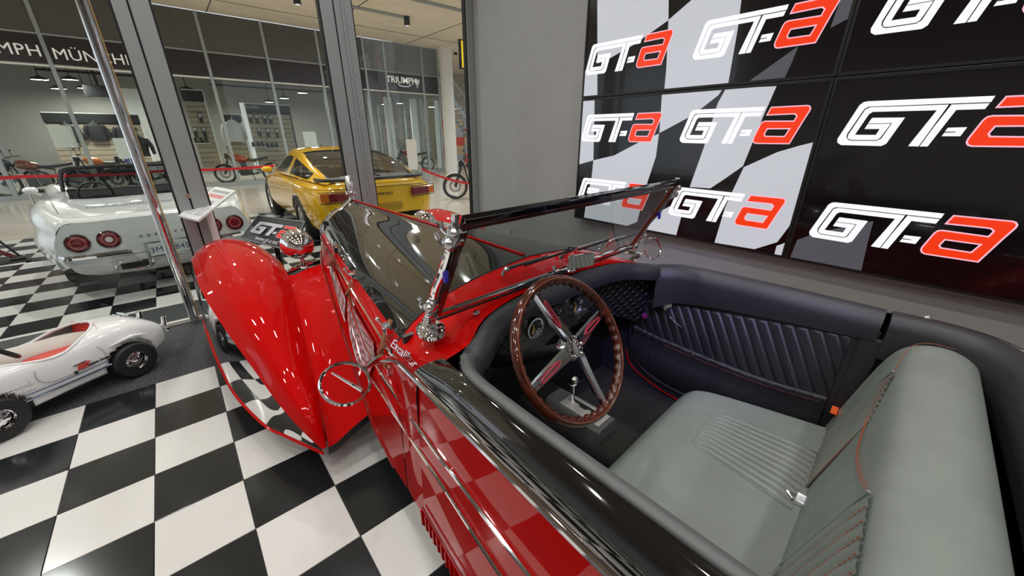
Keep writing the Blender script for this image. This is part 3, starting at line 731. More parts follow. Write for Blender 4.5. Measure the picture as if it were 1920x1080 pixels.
def fender(s):
    secs = []
    for i, b in enumerate(FB):
        sh, lo, ct, inn = SH[i], LO[i], CT[i], IN[i]
        o1 = ((ct[0] * .45 + sh[0] * .55), lerp(ct[1], sh[1], .40) + (.02 if 0 < i < 10 else 0)); i1 = (lerp(ct[0], inn[0], .6), lerp(ct[1], inn[1], .42) + (.012 if 0 < i < 10 else 0))
        mid = (lerp(sh[0], lo[0], .5) - (.006 if i else 0), lerp(sh[1], lo[1], .5))
        secs.append([(-s * p[0], b, p[1]) for p in (inn, i1, ct, o1, sh)] + [(-s * mid[0], b, mid[1]), (-s * lo[0], b, lo[1])])
    # top and side lofted apart so the crease along the shoulder stays crisp
    m = MB(); m.grid(loft([q[:5] for q in secs], 21, 61)); f = m.obj('front_fender', RED, CAR, sharp=38)
    m = MB(); m.grid(loft([q[4:] for q in secs], 11, 61)); m.obj('polished_skirt', SKIRT, f, sharp=0)
    P = cr([(-s * (LO[i][0] - .002), FB[i], LO[i][1]) for i in range(len(FB))], 50)
    m = MB(); m.tube(P, .006, 6); m.obj('fender_bead', RED, f)
    P = cr([(-s * (SH[i][0] + .03), FB[i], lerp(SH[i][1], CT[i][1], .35) + .008) for i in range(5, 9)], 14)
    m = MB(); m.tube(P, .0025, 6); m.obj('fender_crease', RED, f)
    # apron between fender and hood
    va = [(-.852, .68, .185), (-.80, .90, .33), (-.765, 1.07, .41), (-.69, 1.45, .60), (-.635, 1.78, .73)]
    na = [(-a_, b, z) for b, a_, z in NB[3:8]]
    secs2 = []
    for v_, n_ in zip(va, na):
        v_, n_ = Vector(v_), Vector(n_); secs2.append([(-s * q.x, q.y, q.z) for q in (v_, v_.lerp(n_, .18) + Vector((0, 0, -.012)), v_.lerp(n_, .5) + Vector((0, 0, -.004)), n_)])
    m = MB(); m.grid(loft(secs2, 13, 31)); m.obj('apron', RED, CAR, sharp=0)
    P = [Vector(q) for q in secs2[0]]; m = MB(); m.grid([P, [q + Vector((0, .03, -.07)) for q in P]]); m.obj('apron_lip', GASKET, CAR)
    P = [Vector(q) for q in secs2[-1]]; m = MB(); m.grid([P, [q + Vector((0, .012, -.10)) for q in P]]); m.obj('apron_front', RED, CAR)
both(fender)
TYRE = RUBBER
def wheel(parent, c, r, w, axis=(1, 0, 0), rim=CHROME, rr=.62, n=28, name='wheel'):
    M = axis_frame(c, axis)
    m = MB(); m.lathe([(r * rr, -w / 2), (r * .9, -w / 2), (r * .985, -w * .36), (r, -w * .2), (r, w * .2), (r * .985, w * .36), (r * .9, w / 2), (r * rr, w / 2)], n, M); t = m.obj(name, TYRE, parent)
    m = MB(); m.lathe([(r * rr, -w * .42), (r * rr * .9, -w * .3), (r * rr * .55, -w * .38), (r * rr * .3, -w * .5), (0, -w * .52)], n, M); m.lathe([(0, w * .52), (r * rr * .3, w * .5), (r * rr * .55, w * .38), (r * rr * .9, w * .3), (r * rr, w * .42)], n, M); m.obj('rim', rim, t)
    return t
for s in (-1, 1):
    wheel(CAR, (s * .84, 2.32, .34), .34, .19); wheel(CAR, (s * .86, -1.72, .35), .35, .21)
    secs = []
    for b, z, i_ in ((-1.22, .3, 0), (-1.3, .62, 0), (-1.5, .80, 0), (-1.75, .84, 0), (-2.0, .78, 0), (-2.2, .6, 0), (-2.32, .32, 0)):
        secs.append([(s * .70, b, z - .04), (s * .82, b, z), (s * .95, b, z - .02), (s * 1.03, b, z - .12), (s * 1.04, b, max(.22, z - .35))])
    m = MB(); m.grid(loft(secs, 15, 31)); m.obj('rear_fender', RED, CAR, sharp=0)
    # headlights
    c = Vector((s * .505, 1.90, .888)); m = MB()
    Mh = axis_frame(c, (0, 1, 0)); m.lathe([(0, -.105), (.03, -.10), (.06, -.082), (.085, -.05), (.098, -.01), (.1, .03), (.104, .04), (.104, .055), (.096, .06)], 28, Mh); hl = m.obj('headlight', CHROME, CAR)
    m = MB(); m.lathe([(.097, .056), (.07, .075), (.03, .084), (0, .086)], 24, Mh); m.obj('lens', GLASS, hl)
    m = MB(); m.tube([c + Vector((0, -.02, -.095)), c + Vector((0, -.03, -.15))], .012, 10); m.lathe([(.028, 0), (.024, .008), (.014, .014)], 14, Matrix.Translation(c + Vector((0, -.03, -.155)))); m.obj('lamp_post', CHROME, hl)
m = MB(); m.tube([(-.62, 1.9, .71), (-.5, 1.92, .735), (0, 1.94, .74), (.5, 1.92, .735), (.62, 1.9, .71)], .018, 10); m.obj('lamp_bar', CHROME, CAR)
m = MB(); m.tube(cr([(-1.02, 2.9, .33), (-.7, 3.02, .33), (0, 3.06, .33), (.7, 3.02, .33), (1.02, 2.9, .33)], 20), .03, 10); m.obj('front_bumper', CHROME, CAR)
# ================================================================ cockpit of the roadster
# padded leather rim: dash top roll and door top rolls, separated by the cut lines of the doors
def roll(name, path, prof, mtl=None, n=30, caps=True):
    """prof(t) -> list of (out, up) offsets around the path; 'out' points away from the cockpit centre"""
    P = cr(path, n); rows = []
    for i, p in enumerate(P):
        d = (P[min(i + 1, n - 1)] - P[max(i - 1, 0)]); d.z = 0; d.normalize(); o_ = Vector((d.y, -d.x, 0))
        rows.append([p + o_ * u + Vector((0, 0, v)) for u, v in prof(i / (n - 1))])
    m = MB(); m.grid(rows, close_u=True)
    k = len(rows[0]); m.f += [list(range(k)), list(range((n - 1) * k, n * k))]; m.m += [0, 0]
    return m.obj(name, mtl or LEATHERD, CAR, sharp=50)
# dash roll follows the rear edge of the cowl
dp = [(-.632, -.165, .962), (-.592, -.138, .980), (-.545, -.122, .992), (-.46, -.072, 1.004), (-.36, -.038, 1.012), (-.2, -.016, 1.017), (0, -.012, 1.018), (.2, -.016, 1.017), (.36, -.038, 1.012), (.46, -.072, 1.004), (.545, -.122, .992), (.592, -.138, .980), (.632, -.165, .962)]
roll('dash_roll', dp[::-1], lambda t: [(.006, -.01), (.004, .006), (-.012, .012), (-.032, .008), (-.05, -.006), (-.062, -.03), (-.06, -.06), (-.04, -.07), (0, -.05)], LEATHERD, 45)
m = MB(); m.tube([Vector(p) + Vector((0, 0, .004)) for p in cr(dp, 45)], .004, 6); m.obj('dash_piping', BPLASTIC, CAR)
def door_roll(s):
    sg = s
    path = [(.606 if i == 0 else x, b, z) for i, (x, b, z) in enumerate([(.615, -.15, .975), (.66, -.25, .985), (.678, -.45, .99), (.682, -.7, .99), (.684, -.998, .988)])]
    P = [(sg * x, b, z) for x, b, z in path]
    if s > 0:
        pr = lambda t: [(.012, -.02), (.012, .004), (0, .014), (-.02, .012), (-.05, -.012), (-.066, -.05), (-.062, lerp(-.20, -.095, t)), (-.03, lerp(-.20, -.095, t))]
    else:
        pr = lambda t: [(-.012, -.02), (-.012, .004), (0, .012), (.016, .010), (.032, -.01), (.036, -.05), (.03, -.12), (0, -.12)]
    if s > 0: o = roll('door_roll', P[::-1], lambda t: [(u, v) for u, v in pr(1 - t)], LEATHERD, 36)
    else: o = roll('door_roll', P[::-1], lambda t: [(-u, v) for u, v in [(-a, b_) for a, b_ in pr(1 - t)]], LEATHERM, 36)
    m = MB(); m.tube([Vector((sg * (x + .010), b, z + .006)) for x, b, z in cr(path, 30)], .0035, 6); m.obj('piping', LEATHERM if s < 0 else CHROME, o)
both(door_roll)
# rear rim around the back of the cockpit
rp = [(.684, -1.012, .988), (.69, -1.1, .988), (.68, -1.18, .988), (.645, -1.255, .987), (.56, -1.315, .986), (.42, -1.345, .985), (0, -1.355, .985)]
full = rp + [(-x, b, z) for x, b, z in rp[-2::-1]]
roll('rear_roll', full[::-1], lambda t: [(-.035, -.02), (-.03, .004), (-.012, .014), (.012, .012), (.032, -.006), (.045, -.04), (.045, -.14), (0, -.14)][::-1] if False else [(.02, -.02), (.016, .004), (0, .014), (-.024, .012), (-.05, -.006), (-.062, -.04), (-.06, -.16), (-.01, -.16)], LEATHERD, 60)
m = MB(); m.tube([Vector((x * 1.02, b - .012, z + .004)) for x, b, z in cr(full, 50)], .006, 6); m.obj('rear_piping', CHROME, CAR)
for p in ((.70, -1.10, .996),):
    m = MB(); m.lathe([(.012, 0), (.009, .006), (.004, .012), (0, .012)], 12, Matrix.Translation(p)); m.obj('snap_stud', CHROME, CAR)
# tub lining: floor, tunnel, front bulkhead, rear wall
m = MB(); m.box((-.70, -1.35, .225), (.70, .14, .245)); m.obj('cabin_floor', CARPET, CAR, smooth=False)
m = MB(); m.box((-.66, .12, .24), (.66, .14, .95)); m.obj('bulkhead', BPLASTIC, CAR, smooth=False)
m = MB(); m.box((-.62, -1.34, .24), (.62, -1.325, .9)); m.obj('rear_lining', BPLASTIC, CAR, smooth=False)
tn = [[(-.13, b, .24), (-.12, b, .37), (-.08, b, .405), (.08, b, .405), (.12, b, .37), (.13, b, .24)] for b in (.12, -.2, -.5, -.62)]
m = MB(); m.grid(loft(tn, 21, 9)); m.obj('tunnel', CARPET, CAR)
# dashboard
QUILT = bpy.data.materials.new('quilted_fabric'); QUILT.use_nodes = True
_nt = QUILT.node_tree; _b = _nt.nodes['Principled BSDF']; _b.inputs['Base Color'].default_value = (.02, .02, .022, 1); _b.inputs['Roughness'].default_value = .4
_tc = _nt.nodes.new('ShaderNodeTexCoord'); _mp = _nt.nodes.new('ShaderNodeMapping'); _mp.inputs['Rotation'].default_value = (0, math.radians(45), 0)
_w1 = _nt.nodes.new('ShaderNodeTexWave'); _w2 = _nt.nodes.new('ShaderNodeTexWave'); _w1.bands_direction = 'X'; _w2.bands_direction = 'Z'
for w_ in (_w1, _w2): w_.inputs['Scale'].default_value = 9; _nt.links.new(_mp.outputs[0], w_.inputs[0])
_nt.links.new(_tc.outputs['Object'], _mp.inputs[0]); _mu = _nt.nodes.new('ShaderNodeMath'); _mu.operation = 'MULTIPLY'
_nt.links.new(_w1.outputs['Fac'], _mu.inputs[0]); _nt.links.new(_w2.outputs['Fac'], _mu.inputs[1])
_bp = _nt.nodes.new('ShaderNodeBump'); _bp.inputs['Strength'].default_value = .9; _bp.inputs['Distance'].default_value = .012
_nt.links.new(_mu.outputs[0], _bp.inputs['Height']); _nt.links.new(_bp.outputs[0], _b.inputs['Normal'])
rows = []
for a in [-.60 + 1.2 * i / 24 for i in range(25)]:
    t = abs(a) / .6; bt = -.015 - .10 * max(0, (t - .5) / .5) ** 1.5; zt = .985 - .02 * t ** 3; zb = .74 - .10 * t ** 4
    rows.append([(a, bt - .02, zt), (a, bt - .012, lerp(zt, zb, .5)), (a, bt + .02, zb), (a, bt + .06, zb - .02), (a, .12, zb - .02)])
m = MB(); m.grid(rows); m.obj('dashboard', QUILT, CAR)
ENG = mat('engine_turned_metal', (.16, .15, .14), .25, metal=.8, noise=.5, nscale=60)
gp = empty('instrument_panel'); gp.parent = CAR
m = MB(); m.prism([(-.27, .80), (-.24, .775), (-.15, .765), (-.06, .80), (.10, .80), (.16, .82), (.22, .86), (.22, .92), (.18, .945), (-.2, .945), (-.27, .90)], lambda u, v, d: Vector((u, -.035 - d - (v - .86) * -.08, v)), 0, .012); m.obj('panel_plate', ENG, gp, smooth=False)
def gauge(a, z, r_):
    c = Vector((a, -.052 + (z - .86) * .08, z)); M = axis_frame(c, (0, -1, 0))
    m = MB(); m.lathe([(r_ * .86, .0), (r_ * .9, .014), (r_ * 1.05, .014), (r_ * 1.08, .004), (r_ * 1.08, -.01)], 28, M); g = m.obj('gauge', CHROME, gp)
    m = MB(); m.lathe([(0, .002), (r_ * .9, .002)], 28, M); m.obj('dial', BPLASTIC, g)
    m = MB(); m.tube([M @ Vector((0, 0, .006)), M @ Vector((r_ * .6, r_ * .2, .006))], .0018, 5); m.tube([M @ Vector((0, 0, .006)), M @ Vector((-r_ * .1, -r_ * .5, .006))], .0016, 5); m.obj('needle', mat('needle_orange', (.9, .5, .05), .4), g)
    m = MB()
    for k in range(10):
        t = math.radians(-40 + k * 29); m.box(Vector((-.0012, r_ * .66, .003)), Vector((.0012, r_ * .8, .004)), M=M @ Matrix.Rotation(t, 4, 'Z'))
    m.obj('tick_mark', mat('dial_white', (.8, .8, .8), .5), g, smooth=False)
for a, z, r_ in ((-.195, .885, .042), (-.075, .895, .044), (.075, .895, .044)): gauge(a, z, r_)
for a, z in ((.13, .835), (.16, .842), (.10, .828), (.02, .80)):
    m = MB(); m.lathe([(.011, -.01), (.011, .006), (.008, .02), (0, .021)], 12, axis_frame((a, -.045, z), (0, -1, 0))); m.obj('switch_knob', CHROME, gp)
m = MB(); m.lathe([(.016, 0), (.014, .012), (0, .014)], 14, axis_frame((.588, -.13, .70), (-.6, -1, 0))); m.obj('badge', mat('blue_red_badge', (.03, .04, .25), .2, color2=(.4, .01, .03), nscale=90), CAR)
# steering wheel: wood rim with finger grips, three polished spokes and hub
SW = empty('steering_wheel'); SW.parent = CAR
swc = Vector((-.38, -.38, 1.013)); tl = math.radians(32); nrm = Vector((0, -math.cos(tl), math.sin(tl)))
e1 = Vector((1, 0, 0)); e2 = nrm.cross(e1); e2 = e2 if e2.z > 0 else -e2
def swp(r_, ang, h=0): return swc + (e1 * math.cos(ang) + e2 * math.sin(ang)) * r_ + nrm * h
WOOD = mat('varnished_wood', (.075, .013, .005), .2, coat=1, color2=(.03, .006, .003), nscale=25, spec=.2)
pts = []; rad = []
n = 160
for i in range(n):
    t = 2 * math.pi * i / n; pts.append(swp(.209, t)); 
m = MB(); rings = []
for i in range(n):
    t = 2 * math.pi * i / n; rd = (e1 * math.cos(t) + e2 * math.sin(t)); sc_ = .5 + .5 * math.cos(t * 40)
    ring = []
    for j in range(12):
        p = 2 * math.pi * j / 12; cx = math.cos(p); rr_ = .0160 if cx > -.2 else .0175 - .009 * sc_
        ring.append(swc + rd * (.207 + rr_ * cx) + nrm * (.0145 * math.sin(p)))
    rings.append(ring)
m.grid(rings, close_u=True, close_v=True); m.obj('rim', WOOD, SW, sharp=0)
m = MB(); m.tube([swp(.2095, 2 * math.pi * i / 80, .0148) for i in range(80)], .0022, 6, closed=True); m.obj('rim_inlay', mat('pale_inlay', (.16, .04, .015), .2, coat=1), SW)
BLUESTEEL = mat('polished_spoke', (.62, .64, .70), .08, metal=1)
for ang in (104, 14, 194, 284):
    t = math.radians(ang); d = e1 * math.cos(t) + e2 * math.sin(t); w_ = nrm.cross(d)
    rows = []
    for k in range(9):
        u = k / 8; r_ = .03 + .168 * u; wd = lerp(.021, .0135, u); hgt = .008 + .004 * (1 - u); off = -.016 * math.sin(u * math.pi * .5) + .012
        c = swc + d * r_ + nrm * (off - .01)
        rows.append([c - w_ * wd, c - w_ * wd * .8 + nrm * hgt, c + nrm * hgt * .55, c + w_ * wd * .8 + nrm * hgt, c + w_ * wd, c - nrm * .003])
    m = MB(); m.grid(rows, close_u=True); sp = m.obj('spoke', BLUESTEEL, SW, sharp=30)
    if ang != 284:
        m = MB(); c = swc + d * .115 + nrm * .004
        m.tube(cr([c - d * .045, c - d * .02 + w_ * .006, c + d * .04 + w_ * .005, c + d * .045, c + d * .04 - w_ * .005, c - d * .02 - w_ * .006], 20, True), .0022, 6, closed=True); m.obj('spoke_slot', mat('slot_reflection_red', (.38, .02, .05), .3), sp)  # red reflection seen in the slot is put into this colour
m = MB(); M = axis_frame(swc, nrm); m.lathe([(.036, -.03), (.038, .0), (.036, .008), (.026, .010), (.022, .016), (.016, .018), (0, .019)], 24, M); hub = m.obj('hub', CHROME, SW)
for k in range(6):
    t = 2 * math.pi * k / 6; q = MB(); q.lathe([(.006, 0), (.006, .005), (.003, .008), (0, .008)], 10, axis_frame(swp(.029, t, .009), nrm)); q.obj('hub_bolt', CHROME, hub)
m = MB(); m.tube([swc - nrm * .02, swc - nrm * .42], .022, 14); m.obj('steering_column', BPLASTIC, SW)
# gear selector
SHF = empty('gear_selector'); SHF.parent = CAR
m = MB(); rows = []
for b, w0 in ((-.03, .055), (-.10, .068), (-.22, .07), (-.33, .062)):
    rows.append([(-.02 - w0 - .01, b, .40), (-.02 - w0, b, .455), (-.02 - w0 * .8, b, .468), (-.02 + w0 * .8, b, .468), (-.02 + w0, b, .455), (-.02 + w0 + .01, b, .40)])
m.grid(rows); m.f += [[0, 1, 2, 3, 4, 5], [18, 19, 20, 21, 22, 23]]; m.m += [0, 0]; m.obj('console', mat('console_grey', (.16, .16, .16), .3, metal=.4), SHF)
m = MB(); m.box((-.065, -.31, .468), (.025, -.10, .474)); pl = m.obj('selector_plate', mat('selector_alu', (.6, .59, .57), .35, metal=.5), SHF, smooth=False, bevel=.003)
m = MB(); m.prism([(-.01, -.29), (.005, -.29), (.005, -.13), (-.01, -.13), (-.01, -.17), (-.022, -.18), (-.022, -.21), (-.01, -.22)], lambda u, v, d: Vector((u, v, .474 + d)), 0, .0012); m.obj('gate', GASKET, pl, smooth=False)
m = MB(); m.tube([(-.012, -.135, .47), (-.012, -.13, .56)], .008, 10); m.ball((-.012, -.13, .582), .027, 20, 14); m.obj('shift_knob', CHROME, SHF)

# ---------------------------------------------------------------- door panels with diagonal pleats
DIMTH = mat('dim_thread', (.25, .06, .07), .7)
def door_panel(s):
    r = empty('door_panel'); r.parent = CAR
    A = .628
    m = MB(); m.box((s * (A + .004), -1.0, .245), (s * (A + .03), .125, .80)); m.box((s * (A + .004), -1.0, .80), (s * (A + .03), -.10, .93)); m.obj('door_lining', LEATHERD, r, smooth=False)
    # pleats: parallelogram ribs clipped to the panel outline
    outl = [(-.075, .45), (-.05, .55), (-.055, .66), (-.10, .765), (-.93, .875), (-.94, .56), (-.52, .50), (-.15, .40), (-.10, .405)]
    nr = 27
    for k in range(nr):
        u0 = .24 - k * .05; pl_ = [(u0, .95), (u0 - .0488, .95), (u0 - .0488 - .31, .35), (u0 - .31, .35)]
        P = pl_
        # clip against convex outline
        O_ = [(-.06, .42), (-.045, .58), (-.10, .775), (-.935, .885), (-.94, .40)]
        n_ = len(O_)
        for i in range(n_):
            a, b = Vector(O_[i]), Vector(O_[(i + 1) % n_]); e = b - a
            ins = lambda p: e.x * (p[1] - a.y) - e.y * (p[0] - a.x) >= 0
            out = []
            for j in range(len(P)):
                c, d = P[j - 1], P[j]
                def inter():
                    f0 = e.x * (c[1] - a.y) - e.y * (c[0] - a.x); f1 = e.x * (d[1] - a.y) - e.y * (d[0] - a.x); t = f0 / (f0 - f1); return (c[0] + (d[0] - c[0]) * t, c[1] + (d[1] - c[1]) * t)
                if ins(d):
                    if not ins(c): out.append(inter())
                    out.append(d)
                elif ins(c): out.append(inter())
            P = out
            if len(P) < 3: break
        if len(P) < 3: continue
        area = abs(sum(P[i - 1][0] * P[i][1] - P[i][0] * P[i - 1][1] for i in range(len(P)))) / 2
        if area < .0006: continue
        m = MB(); n2 = len(P); c = Vector((sum(p[0] for p in P) / n2, sum(p[1] for p in P) / n2))
        I = inset(P, .012)
        base = [Vector((s * (A + .006), p[0], p[1])) for p in P]; top = [Vector((s * (A - .006), p[0], p[1])) for p in I]
        mid_ = [b_.lerp(t_, .5) + Vector((-s * .004, 0, 0)) for b_, t_ in zip(base, top)]
        m.v = base + mid_ + top; m.f = [[i, (i + 1) % n2, n2 + (i + 1) % n2, n2 + i] for i in range(n2)] + [[n2 + i, n2 + (i + 1) % n2, 2 * n2 + (i + 1) % n2, 2 * n2 + i] for i in range(n2)] + [list(range(2 * n2, 3 * n2))]; m.m = [0] * len(m.f)
        m.obj('pleat', LEATHERD, r, sharp=0)
        if s > 0 and k > 3:
            L_ = sorted(P, key=lambda p: p[0] - p[1] * .5)
            e0 = [p for p in P if abs((p[0] - u0 + .0488) - (p[1] - .95) * .5167) < 1e-4]
            if len(e0) >= 2:
                q = MB(); q.tube([(s * (A + .001), e0[0][0] + .006, e0[0][1]), (s * (A + .001), e0[-1][0] + .006, e0[-1][1])], .0011, 4); q.obj('stitching', DIMTH, r)
    # edge bead around the panel
    bead = [(-.965, .36), (-.80, .335), (-.50, .315), (-.25, .325), (-.12, .38), (-.06, .48), (-.045, .60), (-.075, .73)]
    m = MB(); m.tube(cr([(s * (A - .006), b, z) for b, z in bead], 40), .008, 8); m.obj('panel_bead', LEATHERD, r)
    # map pocket with gathered elastic top
    top = cr([Vector((0, b, z)) for b, z in ((-.065, .60), (-.2, .585), (-.45, .575), (-.7, .575), (-.93, .60))], 60)
    rows = []
    for i, p in enumerate(top):
        zb = .33 + .06 * max(0, (p.y + .25) / .2) ** 2; g = .004 * math.sin(i * 1.9) + .003 * math.sin(i * 3.1 + 1); 
        bul = .028 * math.sin(min(1, i / 50) * math.pi * .9 + .1)
        rows.append([(s * (A + .004), p.y, p.z + .006), (s * (A - .012 - g), p.y, p.z + .004), (s * (A - .016 - g), p.y, p.z - .012), (s * (A - .010), p.y, p.z - .022), (s * (A - .018 - bul * .6 - g * .6), p.y, lerp(p.z, zb, .35)), (s * (A - .016 - bul - g * .3), p.y, lerp(p.z, zb, .65)), (s * (A - .002), p.y, zb)])
    m = MB(); m.grid(rows); pk = m.obj('map_pocket', LEATHERD, r, sharp=0)
    m = MB(); m.ball((s * (A - .022), -.40, .572), .006, 8, 6); m.obj('pocket_stud', CHROME, pk)
    m = MB(); m.tube([(s * (A - .014), p.y, p.z - .022) for p in top[18::2]], .0012, 4); m.obj('stitching', DIMTH, pk)
    # chrome handle with a long curved lever
    hc_ = Vector((s * (A - .01), -.225, .785)); m = MB(); m.lathe([(.03, -.01), (.03, .004), (.022, .014), (.012, .022), (0, .024)], 20, axis_frame(hc_, (-s, 0, 0)))
    m.tube(cr([hc_ + Vector((-s * .02, .0, .012)), hc_ + Vector((-s * .034, -.012, -.012)), hc_ + Vector((-s * .034, -.04, -.045)), hc_ + Vector((-s * .03, -.08, -.07)), hc_ + Vector((-s * .026, -.115, -.082))], 16), [.011] * 5 + [.009, .008, .007, .006, .005, .0045, .004, .0035, .003, .002, .001], 8); m.obj('door_handle', CHROME, r)
    # rear post and sill strip with red edge
    m = MB(); m.box((s * (A - .004), -1.02, .3), (s * (A + .02), -.955, .90)); m.obj('latch_post', LEATHERD, r, smooth=False, bevel=.006)
    m = MB(); m.tube(cr([(s * (A - .002), -.03, .43), (s * (A - .004), -.09, .335), (s * (A - .004), -.3, .27), (s * (A - .004), -.6, .262)], 20), .0032, 6); m.obj('sill_edge', RED, r)
    # quarter panel behind the door
    m = MB(); m.grid([[(s * .655, -1.02, .93), (s * .655, -1.2, .93), (s * .60, -1.30, .93), (s * .4, -1.33, .93)], [(s * .64, -1.02, .3), (s * .64, -1.2, .3), (s * .58, -1.30, .3), (s * .4, -1.33, .3)]]); m.obj('quarter_panel', LEATHERD, r)
both(door_panel)

# ---------------------------------------------------------------- bench seat
SEAT = empty('bench_seat'); SEAT.parent = CAR
zs = .535
def cush(a0, a1, b0, b1, zt, zb, name, mtl, r_=.05):
    secs = []
    for t in (0, .04, .15, .5, .85, 1.0):
        b = lerp(b0, b1, t); dz = -.10 * (1 - t / .04) if t < .04 else (-.018 * (1 - (t - .04) / .11) if t < .15 else 0)
        secs.append([(a0, b, zb), (a0 - .004, b, lerp(zb, zt, .6) + dz * .5), (a0 + .03, b, zt - .012 + dz), (a0 + .12, b, zt + dz), (lerp(a0, a1, .5), b, zt + .008 + dz), (a1 - .12, b, zt + dz), (a1 - .03, b, zt - .012 + dz), (a1 + .004, b, lerp(zb, zt, .6) + dz * .5), (a1, b, zb)])
    m = MB(); g = loft(secs, 41, 31); m.grid(g)
    # front skirt
    fr_ = [p for p in [r0[0] for r0 in g]]
    m.grid([[r0[0] for r0 in g], [Vector((r0[0].x, r0[0].y + .004, zb)) for r0 in g]])
    return m.obj(name, mtl, SEAT, sharp=0)
# cushion outline narrows a little to the rounded front corners
secs = []
for b, zt, w1, w0 in ((-.455, .40, .34, -.55), (-.46, .47, .38, -.58), (-.485, .515, .42, -.60), (-.54, .533, .46, -.61), (-.70, .54, .50, -.62), (-.98, .54, .565, -.62)):
    secs.append([(w0, b, .25), (w0, b, zt - .06), (w0 + .035, b, zt - .012), (w0 + .12, b, zt), (lerp(w0, w1, .5), b, zt + .006), (w1 - .12, b, zt), (w1 - .035, b, zt - .014), (w1, b, zt - .07), (w1 + .004, b, .25)])
m = MB(); m.grid(loft(secs, 49, 31)); c = [Vector(p) for p in cr(secs[0], 49)]; m.grid([c, [Vector((p.x, p.y + .005, .245)) for p in c]]); m.obj('seat_cushion', LEATHER, SEAT, sharp=0)
def ribbed(name, corners, nrib, nrm_, depth, corner_r=.0):
    """rows of rolls between the left edge (c0-c1) and right edge (c3-c2); c0,c3 front"""
    c0, c1, c2, c3 = [Vector(c) for c in corners]; nrm_ = Vector(nrm_)
    r = empty(name); r.parent = SEAT
    for k in range(nrib):
        t0, t1 = k / nrib, (k + 1) / nrib; g = .06 / nrib
        sh = .03 if k in (0, nrib - 1) else 0
        rows = []
        for i in range(8):
            v = i / 7; v2 = lerp(sh, 1, v)
            A_, B_ = c0.lerp(c3, t0 + g), c0.lerp(c3, t1 - g); C_, D_ = c1.lerp(c2, t0 + g), c1.lerp(c2, t1 - g)
            p, q = A_.lerp(C_, v2), B_.lerp(D_, v2); e = 0 if 0 < i < 7 else -.8
            rows.append([p.lerp(q, j / 6) + nrm_ * (depth * math.sin(math.pi * j / 6) ** .6 * (1 + e) if 0 < j < 6 else -.002) for j in range(7)])
        m = MB(); m.grid(rows); m.obj('rib', LEATHER, r, sharp=0)
        if 0 < k:
            st = MB(); a, b = c0.lerp(c3, t0), c1.lerp(c2, t0); n_ = 26
            for j in range(n_):
                p, q = a.lerp(b, (j + .15) / n_), a.lerp(b, (j + .75) / n_); st.tube([p + nrm_ * .0025, q + nrm_ * .0025], .0011, 4)
            st.obj('stitching', STITCH, r)
    P = cr([c0 + (c0 - c1) * .03 + (c0 - c3) * .02, c1 + (c1 - c0) * .01 + (c1 - c2) * .02, c2 + (c2 - c1) * .02 + (c2 - c3) * .01, c3 + (c3 - c2) * .03 + (c3 - c0) * .02], 5, True)
    loop = [c0.lerp(c3, .0), c0.lerp(c1, .06), c1, c2, c3.lerp(c2, .06), c3.lerp(c0, .08), c0.lerp(c3, .08)]
    m = MB(); m.tube([c0.lerp(c1, .06) + nrm_ * .003, c1 + nrm_ * .003], .004, 6); m.tube([c3.lerp(c2, .05) + nrm_ * .003, c2 + nrm_ * .003], .004, 6); m.tube([c0.lerp(c1, .06) + nrm_ * .003, c0.lerp(c3, .06) - (c1 - c0) * .015 + nrm_ * .003, c3.lerp(c0, .06) - (c2 - c3) * .015 + nrm_ * .003, c3.lerp(c2, .05) + nrm_ * .003], .004, 6); m.obj('inset_piping', LEATHER, r)
    return r
ribbed('seat_inset', [car_z(1297, 834, .540), car_z(1484, 956, .545), car_z(1533, 850, .545), car_z(1341, 772, .536)], 10, (0, 0, 1), .015)
def seam(pts, off=(0, 0, .003), dbl=True, name='stitching'):
    P = cr(pts, 60); m = MB(); n_ = len(P)
    for k in range(0, n_ - 1, 1):
        a, b = P[k], P[k].lerp(P[k + 1], .62); o_ = Vector(off)
        if dbl:
            d = (P[k + 1] - P[k]).normalized().cross(Vector(off).normalized()) * .004
            m.tube([a + o_ + d, b + o_ + d], .0012, 4); m.tube([a + o_ - d, b + o_ - d], .0012, 4)
        else: m.tube([a + o_, b + o_], .0012, 4)
    m.obj(name, STITCH, SEAT)
seam([car_z(1298, 838, .538), car_z(1262, 848, .538), car_z(1238, 880, .53), car_z(1225, 912, .52)])
seam([car_z(1343, 768, .535), car_z(1338, 752, .53), car_z(1325, 738, .52)])
# back rest: thick roll on top, front face leaning
def back_sec(a, e=0.0):
    k = 1 - e
    return [(a, -.955, .45), (a, -.972, .54), (a, -.998, .66), (a, -1.03, .80), (a, -1.055, .885 - .03 * e), (a, -1.085, .93 - .05 * e), (a, -1.13, .952 - .06 * e), (a, -1.18, .952 - .06 * e), (a, -1.225, .93 - .06 * e), (a, -1.25, .88), (a, -1.265, .7), (a, -1.265, .45)]
secs = [back_sec(a, e) for a, e in ((-.62, .3), (-.58, .05), (-.4, 0), (0, 0), (.4, 0), (.56, .05), (.605, .35), (.622, .9))]
secs[-1] = [(p[0] - .0, lerp(p[1], -1.16, .25), p[2] - .02) for p in secs[-1]]
m = MB(); g = loft(secs, 41, 41); m.grid(g)
end = g[-1]; m.v += end; m.f.append(list(range(len(m.v) - len(end), len(m.v)))); m.m.append(0)
m.obj('seat_back', LEATHER, SEAT, sharp=0)
m = MB(); m.tube([(a, -1.255, .865) for a in (.60, .3, 0, -.3, -.6)], .006, 6); m.obj('back_piping', LEATHER, SEAT)
bn = Vector((0, .96, .22)).normalized()
def on_back(a, t): # t 0 bottom .. 1 top of the front face
    y = interp([(0, -.972), (.38, -.998), (.75, -1.03), (1, -1.055)], t); z = interp([(0, .54), (.38, .66), (.75, .80), (1, .885)], t); return Vector((a, y, z)) + bn * .002
